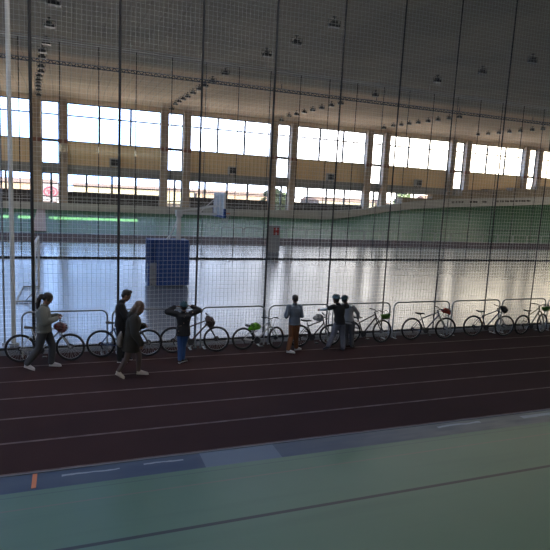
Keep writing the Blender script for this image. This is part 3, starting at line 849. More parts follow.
# ------------------------------------------------------------------ bicycles
def make_bike(label, x, y, ang, L, r, frame_m, fork_m, steer=0.0, seat_z=0.80, bar_z=0.98, lean=0.0, rim_m=None):
    e = empty('bicycle', (x, y, 0), R(ang), label, 'bicycle', 'bicycles leaning along the barriers')
    e.rotation_euler = (R(lean), 0, R(ang))
    rim_m = rim_m or M_ALU
    bb = Vector((L * 0.40, 0, r - 0.05))
    st = Vector((L * 0.26, 0, seat_z - 0.13))
    ht = Vector((L * 0.735, 0, bar_z - 0.13)); hbm = Vector((L * 0.785, 0, bar_z - 0.27))
    rh = Vector((0, 0, r)); fh = Vector((L, 0, r))
    ax = (ht - hbm).normalized()
    S = Matrix.Translation(hbm) @ Matrix.Rotation(R(steer), 4, ax) @ Matrix.Translation(-hbm)
    T = lambda p: S @ Vector(p)
    bm = bmesh.new()
    tube(bm, [st, bb], 0.017, 8)
    tube(bm, [st - Vector((0, 0, 0.03)), ht - ax * 0.03], 0.017, 8)
    tube(bm, [bb, hbm + ax * 0.03], 0.021, 8)
    tube(bm, [ht, hbm], 0.022, 8)
    tube(bm, [bb + Vector((0, -0.035, 0)), bb + Vector((0, 0.035, 0))], 0.026, 10)
    for s in (-1, 1):
        tube(bm, [bb + Vector((-0.02, s * 0.02, 0)), bb + Vector((-0.12, s * 0.05, 0.01)), rh + Vector((0, s * 0.06, 0))], 0.010, 6)
        tube(bm, [st + Vector((0.0, s * 0.015, -0.05)), st.lerp(rh, 0.3) + Vector((0, s * 0.05, 0)), rh + Vector((0, s * 0.06, 0))], 0.009, 6)
    link('frame', bm, frame_m, e)
    # fork
    bm = bmesh.new()
    crown = hbm - ax * 0.02
    tube(bm, [T(crown + Vector((0, -0.06, 0))), T(crown + Vector((0, 0.06, 0)))], 0.018, 8)
    for s in (-1, 1):
        a = crown + Vector((0, s * 0.055, 0)); b_ = fh + Vector((0, s * 0.055, 0))
        tube(bm, [T(a), T(a.lerp(b_, 0.5) + Vector((0.012, 0, 0))), T(b_)], [0.014, 0.018, 0.013], 8)
    link('fork', bm, fork_m, e)
    # wheels
    for which, hub in (('rear', rh), ('front', fh)):
        X = (lambda p: T(p)) if which == 'front' else (lambda p: Vector(p))
        bm = bmesh.new()
        N = 40
        ring = lambda rad, yy=0: [X(hub + Vector((rad * math.cos(2 * PI * i / N), yy, rad * math.sin(2 * PI * i / N)))) for i in range(N)]
        tube(bm, ring(r - 0.050), 0.008, 6, closed=True)
        tube(bm, [X(hub + Vector((0, -0.06, 0))), X(hub + Vector((0, 0.06, 0)))], 0.016, 10)
        for i in range(28):
            a = 2 * PI * i / 28; s = 1 if i % 2 else -1
            tube(bm, [X(hub + Vector((0.015 * math.cos(a + s), s * 0.03, 0.015 * math.sin(a + s)))), X(hub + Vector(((r - 0.04) * math.cos(a), 0, (r - 0.04) * math.sin(a))))], 0.0016, 3, False)
        wh = link('wheel', bm, rim_m, e)
        bm = bmesh.new(); tube(bm, ring(r - 0.028), 0.0285, 10, closed=True)
        link('tyre', bm, M_RUBBER, wh)
        if which == 'front':
            bm = bmesh.new()   # disc / reflector
            for s in (1,): tube(bm, [X(hub + Vector((0.0, s * 0.035, 0))), X(hub + Vector((0, s * 0.038, 0)))], 0.07, 20)
            link('brake_disc', bm, M_STEELD, wh)
    # drivetrain on the right (camera) side
    bm = bmesh.new(); tube(bm, [bb + Vector((0, -0.045, 0)), bb + Vector((0, -0.052, 0))], 0.088, 24); tube(bm, [bb + Vector((0, -0.075, 0)), bb + Vector((0, 0.075, 0))], 0.012, 10)
    for s, yy in ((1, -0.07), (-1, 0.07)):
        tube(bm, [bb + Vector((0, yy, 0)), bb + Vector((s * 0.10, yy * 1.15, -s * 0.135))], 0.011, 8)
    ck = link('crankset', bm, M_STEELD, e)
    for s, yy in ((1, -0.07), (-1, 0.07)):
        bm = bmesh.new(); q = bb + Vector((s * 0.10, yy * 1.8, -s * 0.135)); box(bm, q.x - 0.045, q.x + 0.045, q.y - 0.05, q.y + 0.05, q.z - 0.012, q.z + 0.012, 0.004)
        link('pedal', bm, M_STEELD, ck, False)
    bm = bmesh.new()
    for k_ in range(4): tube(bm, [rh + Vector((0, -0.035 - 0.006 * k_, 0)), rh + Vector((0, -0.038 - 0.006 * k_, 0))], 0.055 - 0.009 * k_, 18)
    tube(bm, [rh + Vector((0.01, -0.05, -0.03)), rh + Vector((0.03, -0.05, -0.12))], 0.016, 6)
    link('cassette', bm, M_STEELD, e)
    bm = bmesh.new()
    tube(bm, [bb + Vector((0, -0.048, 0.085)), rh + Vector((0, -0.045, 0.05))], 0.006, 4)
    tube(bm, [bb + Vector((0, -0.048, -0.085)), rh + Vector((0.03, -0.045, -0.12)), rh + Vector((0.0, -0.045, -0.05))], 0.006, 4)
    link('chain', bm, M_STEELD, e)
    # saddle
    bm = bmesh.new(); tube(bm, [st - Vector((0, 0, 0.02)), st + (st - bb).normalized() * 0.12], 0.013, 8); link('seat_post', bm, M_ALU, e)
    top = st + (st - bb).normalized() * 0.12
    bm = bmesh.new()
    secs = [(-0.15, 0.07, 0.02, 0.022), (-0.12, 0.078, 0.028, 0.018), (-0.04, 0.062, 0.026, 0.006), (0.05, 0.03, 0.022, 0.006), (0.12, 0.018, 0.018, 0.0), (0.145, 0.010, 0.010, -0.004)]
    rings = []
    for dx, wy, hz, dz in secs:
        rings.append([bm.verts.new((top.x + dx, wy * math.cos(2 * PI * j / 10), top.z + 0.012 + dz + hz * math.sin(2 * PI * j / 10))) for j in range(10)])
    for a, b_ in zip(rings, rings[1:]):
        for j in range(10): bm.faces.new((a[j], a[(j + 1) % 10], b_[(j + 1) % 10], b_[j]))
    bm.faces.new(rings[0]); bm.faces.new(list(reversed(rings[-1])))
    bmesh.ops.recalc_face_normals(bm, faces=list(bm.faces))
    link('saddle', bm, M_SADDLE, e)
    # stem + bars
    sb = ht + ax * 0.03; bc = sb + Vector((0.075, 0, 0.035))
    bm = bmesh.new(); tube(bm, [T(ht), T(sb + ax * 0.02)], 0.018, 8); tube(bm, [T(sb), T(bc)], 0.015, 8); link('stem', bm, M_STEELD, e)
    bm = bmesh.new(); hw = 0.28
    tube(bm, [T(bc + Vector((-0.04, -hw, 0.035))), T(bc + Vector((-0.01, -0.10, 0.03))), T(bc + Vector((0, -0.04, 0))), T(bc + Vector((0, 0.04, 0))), T(bc + Vector((-0.01, 0.10, 0.03))), T(bc + Vector((-0.04, hw, 0.035)))], 0.012, 8)
    for s in (-1, 1):
        tube(bm, [T(bc + Vector((-0.01, s * 0.15, 0.03))), T(bc + Vector((0.03, s * 0.17, 0.015))), T(bc + Vector((0.04, s * 0.26, 0.0)))], 0.006, 5)
    hbb = link('handlebar', bm, M_STEELD, e)
    for s in (-1, 1):
        bm = bmesh.new(); tube(bm, [T(bc + Vector((-0.028, s * (hw - 0.12), 0.033))), T(bc + Vector((-0.042, s * (hw + 0.01), 0.036)))], 0.017, 8); link('grip', bm, M_RUBBER, hbb)
    bm = bmesh.new()
    tube(bm, [T(bc + Vector((0.02, -0.15, 0.01))), T(bc + Vector((0.10, -0.05, -0.08))), T(hbm + Vector((0.05, -0.03, -0.02)))], 0.0035, 4, False)
    tube(bm, [T(bc + Vector((0.02, 0.15, 0.01))), T(bc + Vector((0.09, 0.03, -0.06))), ht + Vector((-0.05, 0.02, -0.05)), st + Vector((0.05, 0.02, -0.05))], 0.0035, 4, False)
    link('brake_cable', bm, M_BLACK, e)
    return e
P_SILV = mat('paint_silver', (0.42, 0.44, 0.46), 0.35, 0.4)
P_BLUEB = mat('paint_dark_blue', (0.03, 0.06, 0.16), 0.35)
P_BRZ = mat('paint_brown_red', (0.06, 0.025, 0.022), 0.4)
P_WHT = mat('paint_white', (0.55, 0.57, 0.58), 0.4)
P_DRK = mat('paint_black', (0.025, 0.025, 0.028), 0.35)
P_RED = mat('paint_dark_red', (0.12, 0.02, 0.02), 0.4)
P_SLATE = mat('paint_slate', (0.06, 0.075, 0.12), 0.35, 0.2)
P_OLV = mat('paint_dull_green', (0.10, 0.115, 0.09), 0.4)
make_bike('silver bicycle behind the walking ponytailed woman, leftmost of all', -1.04, 13.38, -4, 1.085, 0.335, P_SILV, P_SILV, -6, 0.82, 0.97)
make_bike('dark blue bicycle behind the dark-clothed boy, second from the left', 0.74, 13.42, -6, 1.12, 0.345, P_BLUEB, P_DRK, 0, 0.86, 1.0)
make_bike('brown-framed bicycle behind the child holding the helmet on', 2.49, 13.45, -5, 1.12, 0.345, P_BRZ, P_DRK, -4, 0.80, 1.0)
make_bike('small white bicycle with its front wheel turned and a bright green helmet on it', 4.35, 13.40, -5, 0.95, 0.305, P_WHT, P_WHT, 34, 0.66, 0.90, rim_m=M_STEELD)
make_bike('small dark bicycle with a white helmet, right of the boy in orange-brown trousers', 5.97, 13.38, -2, 0.93, 0.315, P_DRK, P_SLATE, -14, 0.74, 0.90)
make_bike('black bicycle with a green helmet hung under its bars, right of the embracing children', 7.55, 13.38, -3, 1.04, 0.345, P_DRK, P_DRK, 10, 0.78, 1.02)
make_bike('slate blue bicycle with a red helmet on its handlebar', 9.69, 13.44, -5, 1.16, 0.345, P_SLATE, P_SILV, -5, 0.82, 1.01)
make_bike('dark slate bicycle with a round black helmet at the handlebar', 11.99, 13.44, -8, 1.13, 0.345, P_SLATE, P_SILV, -5, 0.82, 1.01)
make_bike('dull green bicycle with turned front wheel, rightmost of all', 13.91, 13.34, 3, 0.94, 0.335, P_OLV, P_OLV, 14, 0.80, 1.03)

# ------------------------------------------------------------------ helmets
def helmet_parts(parent, shell_m, vent_m, s=1.0):
    """bicycle helmet in local space: x forward, z up, centred on the opening"""
    bm = bmesh.new()
    a, b_, h = 0.145 * s, 0.108 * s, 0.125 * s
    NU, NV = 24, 8
    rows_ = []
    for i in range(NV):
        ph = PI / 2 * i / NV
        row = []
        for j in range(NU):
            th = 2 * PI * j / NU
            rid = 1 + (0.055 * math.cos(6 * th) if 0 < i < NV - 1 else 0)
            x = a * math.cos(th) * math.cos(ph) * rid; y = b_ * math.sin(th) * math.cos(ph) * rid
            z = h * math.sin(ph) * (1.0 if i else 0) - (0.018 * s * math.cos(2 * th) if i == 0 else 0)
            row.append(bm.verts.new((x - (0.02 * s if math.cos(th) < -0.8 and i < 3 else 0), y, z)))
        rows_.append(row)
    tip = bm.verts.new((0, 0, h))
    for p_, q in zip(rows_, rows_[1:]):
        for j in range(NU): bm.faces.new((p_[j], p_[(j + 1) % NU], q[(j + 1) % NU], q[j]))
    for j in range(NU): bm.faces.new((rows_[-1][j], rows_[-1][(j + 1) % NU], tip))
    r_ = bmesh.ops.solidify(bm, geom=list(bm.faces), thickness=0.016 * s)
    bmesh.ops.recalc_face_normals(bm, faces=list(bm.faces))
    sh = link('shell', bm, shell_m, parent)
    bm = bmesh.new()
    for sy in (-0.062, -0.022, 0.022, 0.062):
        for (x0, x1) in ((-0.095, -0.03), (0.01, 0.09)):
            pts = []
            for q in range(5):
                x = (x0 + (x1 - x0) * q / 4) * s
                y = sy * s
                zz = h * math.sqrt(max(0.02, 1 - (x / a) ** 2 - (y / b_) ** 2)) * 1.005
                pts.append((x, y, zz))
            tube(bm, pts, [0.003 * s, 0.009 * s, 0.011 * s, 0.009 * s, 0.003 * s], 6)
    link('vent', bm, vent_m, sh)
    bm = bmesh.new()
    for sy in (-1, 1):
        tube(bm, [(0.05 * s, sy * b_ * 0.9, 0), (0.01 * s, sy * b_ * 0.75, -0.07 * s), (0.0, 0, -0.125 * s)], 0.006 * s, 4)
        tube(bm, [(-0.06 * s, sy * b_ * 0.85, 0), (0.01 * s, sy * b_ * 0.75, -0.07 * s)], 0.006 * s, 4)
    link('strap', bm, M_BLACK, parent)
def helmet(label, loc, rot, shell, vent, s=1.0):
    e = empty('bicycle_helmet', loc, 0, label, 'helmet', 'helmets hung on the bicycles')
    e.rotation_euler = [R(q) for q in rot]
    helmet_parts(e, shell, vent, s)
H_RW = mat('helmet_red_white', (0.45, 0.40, 0.40), 0.4, col2=(0.30, 0.03, 0.03), scale=14)
H_PNK = mat('helmet_pinkish', (0.30, 0.20, 0.19), 0.45, col2=(0.05, 0.04, 0.04), scale=16)
H_GRN = mat('helmet_bright_green', (0.16, 0.50, 0.03), 0.4)
H_WHT = mat('helmet_white', (0.50, 0.50, 0.50), 0.4)
H_DGR = mat('helmet_green', (0.07, 0.22, 0.03), 0.45)
H_RED = mat('helmet_red', (0.33, 0.035, 0.02), 0.4)
H_BLK = mat('helmet_black', (0.02, 0.02, 0.022), 0.4)
H_TEAL = mat('helmet_teal', (0.035, 0.11, 0.14), 0.4)
helmet('red and white helmet hanging on the leftmost bicycle, in front of the woman', (-0.17, 13.13, 0.86), (70, 20, 40), H_RW, M_BLACK, 1.15)
helmet('pinkish and black helmet hanging on the handlebar beside the child in dark jacket', (3.34, 13.14, 0.86), (75, 60, 30), H_PNK, M_BLACK, 1.15)
helmet('bright green helmet resting over the top tube of the small white bicycle', (4.65, 13.35, 0.60), (20, -5, 5), H_GRN, M_BLACK, 1.12)
helmet('white helmet with dark vents on the small dark bicycle', (6.42, 13.16, 0.84), (35, 5, 5), H_WHT, M_BLACK, 1.05)
helmet('dark green helmet hanging upside down under the bars of the black bicycle', (8.56, 13.16, 0.88), (180, 0, 15), H_DGR, M_BLACK, 1.1)
helmet('red helmet with black front on the handlebar of the slate blue bicycle', (10.70, 13.20, 0.87), (20, 20, 0), H_RED, H_BLK, 1.1)
helmet('round black helmet at the handlebar of the dark slate bicycle', (12.90, 13.20, 0.90), (70, 30, 20), H_BLK, M_STEELD, 1.12)
helmet('dark green helmet hanging upside down on the rightmost bicycle', (14.62, 13.12, 0.95), (178, 0, 10), H_DGR, M_BLACK, 1.1)

# ------------------------------------------------------------------ people
SKIN = mat('skin', (0.24, 0.13, 0.09), 0.6)
EYEW = mat('eye', (0.03, 0.025, 0.02), 0.3)
LIP = mat('lips', (0.26, 0.09, 0.08), 0.5)

def loft(bm, secs, n=18):
    """secs: (centre, side vector, front vector, half width, half depth)"""
    rings = []
    for c_, u, v, a, b_ in secs:
        c_ = Vector(c_)
        rings.append([bm.verts.new(c_ + u * (a * math.copysign(abs(math.cos(t)) ** 0.85, math.cos(t))) + v * (b_ * math.copysign(abs(math.sin(t)) ** 0.85, math.sin(t)))) for t in [2 * PI * j / n for j in range(n)]])
    for p_, q in zip(rings, rings[1:]):
        for j in range(n): bm.faces.new((p_[j], p_[(j + 1) % n], q[(j + 1) % n], q[j]))
    bm.faces.new(list(reversed(rings[0]))); bm.faces.new(rings[-1])

def limb(bm, pts, rs, n=14):
    """rounded tapered limb with ball joints"""
    pts = [Vector(p_) for p_ in pts]
    for (a, b_), (ra, rb) in zip(zip(pts, pts[1:]), zip(rs, rs[1:])):
        mid = a.lerp(b_, 0.35)
        tube(bm, [a, mid, b_], [ra, (ra * 0.62 + rb * 0.38) * 1.04, rb], n)
    for p_, r_ in zip(pts, rs): ell(bm, p_, r_, r_, r_, 12, 8)

def fuse(name, bm, ma, parent, voxel, smooth=4, mats=None):
    bmesh.ops.recalc_face_normals(bm, faces=list(bm.faces))
    me = bpy.data.meshes.new(name + '_raw'); bm.to_mesh(me); bm.free()
    tmp = bpy.data.objects.new(name + '_raw', me); COL.objects.link(tmp)
    md = tmp.modifiers.new('r', 'REMESH'); md.mode = 'VOXEL'; md.voxel_size = voxel; md.use_smooth_shade = True
    sm = tmp.modifiers.new('s', 'SMOOTH'); sm.factor = 0.5; sm.iterations = smooth
    dg = bpy.context.evaluated_depsgraph_get()
    out_me = bpy.data.meshes.new_from_object(tmp.evaluated_get(dg))
    out_me.name = name
    bpy.data.objects.remove(tmp); bpy.data.meshes.remove(me)
    out_me.materials.clear(); out_me.materials.append(ma)
    for p_ in out_me.polygons: p_.use_smooth = True
    o = bpy.data.objects.new(name, out_me); COL.objects.link(o)
    o.parent = parent
    return o

def rotm(f, up=Vector((0, 0, 1))):
    """matrix whose x is forward f, z roughly up"""
    f = f.normalized(); s = up.cross(f).normalized(); u = f.cross(s)
    return Matrix((f, s, u)).transposed()

def hand(bm, wr, d, palm_n, s=1.0, curl=0.5, side=1):
    """palm, four unequal fingers and a thumb; d along the hand, palm_n out of the palm"""
    d = d.normalized(); pn = (palm_n - d * palm_n.dot(d)).normalized(); w_ = d.cross(pn).normalized() * side
    M = Matrix((d, w_, pn)).transposed()
    c_ = wr + d * 0.045 * s
    ell(bm, c_, 0.052 * s, 0.038 * s, 0.016 * s, 12, 8, M)
    for i, (off, ln) in enumerate(((0.030, 0.066), (0.010, 0.076), (-0.010, 0.071), (-0.029, 0.056))):
        p0 = wr + d * 0.080 * s + w_ * off * s
        a = 0.0; pts = [p0]
        for sg_ in (0.42, 0.33, 0.25):
            a += curl * 1.1 * (0.8 + 0.1 * i)
            pts.append(pts[-1] + (d * math.cos(a) + pn * math.sin(a)) * ln * sg_ * s)
        tube(bm, pts, [0.0088 * s, 0.0083 * s, 0.0078 * s, 0.006 * s], 8)
    p0 = wr + d * 0.028 * s + w_ * 0.032 * s
    pts = [p0, p0 + (d * 0.5 + w_ * 0.7 + pn * 0.25) * 0.036 * s, p0 + (d * 1.15 + w_ * 0.75 + pn * 0.6) * 0.045 * s]
    tube(bm, pts, [0.0115 * s, 0.0098 * s, 0.007 * s], 8)

def make_person(label, group, base, J, look, s=1.0, top=None, bottom=None, shoes=None, hair=None, hairstyle='short',
                sleeve='long', hem=0.06, bulk=0.016, leg_bulk=0.014, coat_len=0.0, helmet_m=None, curl=0.6, curlL=None, hood=None, bare_legs=False, sole=None, undershirt=None):
    e = empty('person', base, 0, label, 'person', group)
    B = Vector(base)
    J = {k_: Vector(v) - B for k_, v in J.items()}
    look = Vector(look).normalized()
    shc = (J['shR'] + J['shL']) / 2; hpc = (J['hipR'] + J['hipL']) / 2
    sv = (J['shR'] - J['shL']).normalized(); hv = (J['hipR'] - J['hipL']).normalized()
    spine = (shc - hpc).normalized()
    fr = spine.cross(sv).normalized(); fr = fr if fr.dot(Vector((look.x, look.y, 0))) > 0 else -fr
    hfr = spine.cross(hv).normalized(); hfr = hfr if hfr.dot(fr) > 0 else -hfr
    fr_real = fr
    def torso(bm, g, lo=0.0, length=0.0, flare=0.0, neck=True):
        L = (shc - hpc).length
        P_ = lambda t: hpc + spine * (L * t)
        sw = (J['shR'] - J['shL']).length / 2
        secs = []
        if length > 0:
            dn = Vector((0, 0, -1)).lerp(-spine, 0.3).normalized()
            secs += [(hpc + dn * length, hv, hfr, (0.165 + flare) * s + g, (0.12 + flare) * s + g),
                     (hpc + dn * length * 0.5, hv, hfr, (0.165 + flare * 0.6) * s + g, (0.12 + flare * 0.6) * s + g)]
        secs += [(hpc + spine * lo, hv, hfr, 0.155 * s + g, 0.112 * s + g), (P_(0.16), hv, hfr, 0.160 * s + g, 0.112 * s + g),
                 (P_(0.42), (hv + sv).normalized(), (fr + hfr).normalized(), 0.132 * s + g, 0.095 * s + g),
                 (P_(0.70), sv, fr, 0.155 * s + g, 0.112 * s + g), (P_(0.90), sv, fr, sw * 1.0 + g * 0.8, 0.102 * s + g),
                 (P_(1.00) + spine * 0.018, sv, fr, sw * 0.84 + g * 0.3, 0.074 * s + g * 0.5)]
        if neck: secs += [(P_(1.0) + spine * 0.045 * s, sv, fr, 0.075 * s, 0.058 * s)]
        loft(bm, secs)
    hc = J['head'] - Vector((0, 0, 0.022)); nk = J['neck']
    HM = rotm(look)
    hs = 1.13 * s
    def HP(x, y, z): return hc + HM @ Vector((x * hs, y * hs, z * hs))
    # ---- body: one continuous skin
    bm = bmesh.new()
    torso(bm, 0.0)
    tube(bm, [nk - spine * 0.05 * s, nk.lerp(hc, 0.4), HP(-0.015, 0, -0.05)], [0.060 * s, 0.052 * s, 0.050 * s], 14)
    ell(bm, HP(-0.01, 0, 0.025), 0.096 * hs, 0.077 * hs, 0.092 * hs, 18, 12, HM)
    ell(bm, HP(0.022, 0, -0.045), 0.064 * hs, 0.056 * hs, 0.066 * hs, 16, 10, HM)
    ell(bm, HP(0.055, 0, -0.095), 0.024 * hs, 0.024 * hs, 0.018 * hs, 10, 8, HM)
    ell(bm, HP(0.089, 0, -0.026), 0.017 * hs, 0.012 * hs, 0.012 * hs, 10, 8, HM)
    ell(bm, HP(0.080, 0, -0.005), 0.012 * hs, 0.009 * hs, 0.026 * hs, 10, 8, HM)
    ell(bm, HP(0.068, 0, 0.022), 0.020 * hs, 0.045 * hs, 0.012 * hs, 10, 8, HM)
    ell(bm, HP(0.076, 0, -0.062), 0.013 * hs, 0.024 * hs, 0.012 * hs, 10, 8, HM)
    for q in (-1, 1):
        ell(bm, HP(-0.008, q * 0.078, -0.012), 0.018 * hs, 0.009 * hs, 0.030 * hs, 10, 8, HM)
    for S_, q in (('R', 1), ('L', -1)):
        sh, el, wr = J['sh' + S_], J['el' + S_], J['wr' + S_]
        limb(bm, [sh, el, wr], [0.046 * s, 0.036 * s, 0.025 * s])
        d = (wr - el).normalized()
        if 'hd' + S_ in J: d = (J['hd' + S_] + B).normalized()
        pn = (fr * 0.2 - sv * q * 0.9 + Vector((0, 0, -0.3)))
        if 'pn' + S_ in J: pn = (J['pn' + S_] + B)
        hand(bm, wr, d, pn, s * 1.02, (curlL if (S_ == 'L' and curlL is not None) else curl), 1 if pn.cross(d).dot(Vector((0, 0, 1))) < 0 else -1)
        hp, kn, an, to = J['hip' + S_], J['kn' + S_], J['an' + S_], J['to' + S_]
        limb(bm, [hp, kn, an], [0.080 * s, 0.053 * s, 0.036 * s])
        ell(bm, kn.lerp(an, 0.28) - hfr * 0.012 * s, 0.047 * s, 0.047 * s, 0.085 * s, 12, 8)
        limb(bm, [an + Vector((0, 0, -0.02)), an.lerp(to, 0.6), to], [0.034 * s, 0.032 * s, 0.024 * s], 10)
    body = fuse('body', bm, SKIN, e, 0.0068, 3)
    # eyes, mouth
    for q in (-1, 1):
        bm = bmesh.new(); ell(bm, HP(0.078, q * 0.031, 0.004), 0.010 * hs, 0.012 * hs, 0.006 * hs, 10, 8, HM); link('eye', bm, EYEW, e)
    bm = bmesh.new(); ell(bm, HP(0.088, 0, -0.062), 0.006 * hs, 0.022 * hs, 0.007 * hs, 10, 8, HM); link('mouth', bm, LIP, e)
    # ---- trousers / leggings
    if bottom is not None:
        bm = bmesh.new()
        g = leg_bulk
        loft(bm, [(hpc - spine * 0.03 * s, hv, hfr, 0.150 * s + g, 0.108 * s + g), (hpc + spine * 0.05 * s, hv, hfr, 0.162 * s + g, 0.116 * s + g), (hpc + spine * 0.14 * s, hv, hfr, 0.150 * s + g * 0.8, 0.110 * s + g * 0.6)])
        for S_ in 'RL':
            hp, kn, an = J['hip' + S_], J['kn' + S_], J['an' + S_]
            limb(bm, [hp, kn, an.lerp(kn, 0.08)], [0.092 * s + g, 0.064 * s + g, 0.047 * s + g * 1.3])
            ell(bm, kn.lerp(an, 0.3) - hfr * 0.008 * s, 0.050 * s + g, 0.050 * s + g, 0.09 * s, 12, 8)
        o = fuse('leggings' if leg_bulk < 0.007 else 'trousers', bm, bottom, e, 0.010, 4)
    # ---- top
    if top is not None:
        bm = bmesh.new()
        torso(bm, bulk, 0.0, hem + coat_len, 0.03 if coat_len else 0.004)
        for S_ in 'RL':
            sh, el, wr = J['sh' + S_], J['el' + S_], J['wr' + S_]
            b2 = bulk * 0.85
            if sleeve == 'long': limb(bm, [sh, el, wr.lerp(el, 0.06)], [0.056 * s + b2, 0.046 * s + b2, 0.033 * s + b2 * 0.8])
            else: limb(bm, [sh, sh.lerp(el, 0.56)], [0.058 * s + b2, 0.054 * s + b2])
        if hood:
            tube(bm, arc(nk + fr * 0.02 - spine * 0.005, 0.095 * s, 0, 2 * PI, 14, sv, (fr * 0.8 + spine * 0.35).normalized())[:-1], 0.036 * s, 10, closed=True)
            ell(bm, nk - fr * 0.10 * s - spine * 0.04, 0.075 * s, 0.10 * s, 0.09 * s, 12, 8, rotm(fr))
        else:
            tube(bm, [shc + spine * 0.0, nk + spine * 0.012], [0.085 * s, 0.062 * s], 16)
            tube(bm, arc(nk + spine * 0.012, 0.058 * s, 0, 2 * PI, 14, sv, fr)[:-1], 0.016 * s, 8, closed=True)
        fuse({'long': 'coat' if coat_len else 'sweater', 'short': 't_shirt'}[sleeve] if hood is None or coat_len else 'jacket', bm, top, e, 0.010, 4)
    if undershirt is not None:
        bm = bmesh.new()
        for S_ in 'RL':
            sh, el, wr = J['sh' + S_], J['el' + S_], J['wr' + S_]
            limb(bm, [sh.lerp(el, 0.3), el, wr.lerp(el, 0.05)], [0.050 * s, 0.044 * s, 0.034 * s])
        for i, S_ in enumerate('RL'): pass
        fuse('sleeves', bm, undershirt, e, 0.010, 3)
    # ---- shoes
    for S_ in 'RL':
        an, to = J['an' + S_], J['to' + S_]
        d = (to - an); dd = d.normalized()
        up = Vector((0, 0, 1)); sd = dd.cross(up).normalized(); un = sd.cross(dd)
        # heel sits behind and below the ankle
        flat = Vector((d.x, d.y, 0)).normalized()
        heel = an - flat * 0.035 * s + Vector((0, 0, -0.035 * s)); tip = to + flat * 0.03
        ax_ = (tip - heel); al = ax_.length; ax_.normalize(); sd = ax_.cross(up).normalized(); nn_ = sd.cross(ax_)
        bm = bmesh.new()
        prf = [(-0.03, 0.028, 0.030, 0.020), (0.0, 0.036, 0.050, 0.028), (0.25, 0.036, 0.050, 0.030), (0.55, 0.042, 0.036, 0.018), (0.8, 0.044, 0.030, 0.008), (1.0, 0.032, 0.022, 0.0), (1.06, 0.014, 0.012, 0.0)]
        loft(bm, [(heel + ax_ * al * t + nn_ * z * s, sd, nn_, a * s, b_ * s) for t, a, b_, z in prf], 14)
        tube(bm, [an + Vector((0, 0, -0.03 * s)), an + Vector((0, 0, 0.015 * s))], [0.046 * s, 0.044 * s], 12)
        so = fuse('shoe', bm, shoes, e, 0.009, 3)
        bm = bmesh.new()
        loft(bm, [(heel + ax_ * al * t + nn_ * (-0.022) * s, sd, nn_, a * s, 0.010 * s) for t, a in ((-0.05, 0.024), (0.02, 0.038), (0.3, 0.038), (0.6, 0.045), (0.85, 0.045), (1.04, 0.030), (1.09, 0.012))], 14)
        link('sole', bm, sole or shoes, so)
    # ---- hair
    if hair is not None:
        bm = bmesh.new()
        ell(bm, HP(-0.022, 0, 0.042), 0.098 * hs, 0.084 * hs, 0.088 * hs, 18, 12, HM)
        rnd = random.Random(int(abs(base[0]) * 100))
        if hairstyle == 'short':
            ell(bm, HP(-0.055, 0, -0.012), 0.055 * hs, 0.078 * hs, 0.065 * hs, 14, 10, HM)
            for i in range(26):
                a = rnd.uniform(-2.4, 2.4); q = rnd.uniform(0.02, 0.105)
                ell(bm, HP(-0.01 + 0.065 * math.cos(a) * rnd.random(), 0.06 * math.sin(a), 0.085 + 0.04 * rnd.random() - 0.03 * abs(math.sin(a))), 0.026 * hs, 0.024 * hs, 0.022 * hs, 8, 6, HM)
        if hairstyle == 'crop':
            ell(bm, HP(-0.052, 0, -0.010), 0.052 * hs, 0.074 * hs, 0.062 * hs, 14, 10, HM)
        if hairstyle == 'ponytail':
            ell(bm, HP(-0.06, 0, 0.0), 0.055 * hs, 0.076 * hs, 0.07 * hs, 14, 10, HM)
            p0 = HP(-0.115, 0, 0.03)
            pts = [p0, p0 + Vector((-0.045, 0, -0.02)), p0 + Vector((-0.09, 0.0, -0.10)), p0 + Vector((-0.115, 0.0, -0.21)), p0 + Vector((-0.115, 0.0, -0.31)), p0 + Vector((-0.10, 0, -0.37))]
            tube(bm, pts, [0.025 * s, 0.040 * s, 0.052 * s, 0.050 * s, 0.034 * s, 0.012 * s], 12)
            for i in range(8):
                dx, dy = rnd.uniform(-.03, .03), rnd.uniform(-.03, .03)
                tube(bm, [q + Vector((dx, dy, 0)) * (i_ / 5) for i_, q in enumerate(pts)], [0.012, 0.016, 0.018, 0.017, 0.012, 0.006], 6)
            for q in (-1, 1): ell(bm, HP(0.005, q * 0.074, 0.015), 0.045 * hs, 0.014 * hs, 0.05 * hs, 10, 8, HM)
        if hairstyle == 'long':
            ell(bm, HP(-0.065, 0, -0.03), 0.065 * hs, 0.085 * hs, 0.11 * hs, 14, 10, HM)
            for q in (-1, 1):
                tube(bm, [HP(0.0, q * 0.078, 0.03), HP(-0.01, q * 0.085, -0.05), HP(-0.02, q * 0.082, -0.13), HP(-0.03, q * 0.07, -0.20)], [0.026 * s, 0.032 * s, 0.036 * s, 0.018 * s], 10)
            tube(bm, [HP(-0.09, 0, 0.0), HP(-0.11, 0, -0.10), HP(-0.12, 0, -0.20), HP(-0.11, 0, -0.26)], [0.05 * s, 0.065 * s, 0.055 * s, 0.02 * s], 12)
        fuse('hair', bm, hair, e, 0.008, 2)
    if helmet_m is not None:
        hh = empty('helmet', HP(-0.012, 0, 0.035)); hh.parent = e
        hh.rotation_euler = HM.to_euler()
        helmet_parts(hh, helmet_m, M_BLACK, 1.06 * s)
    return e

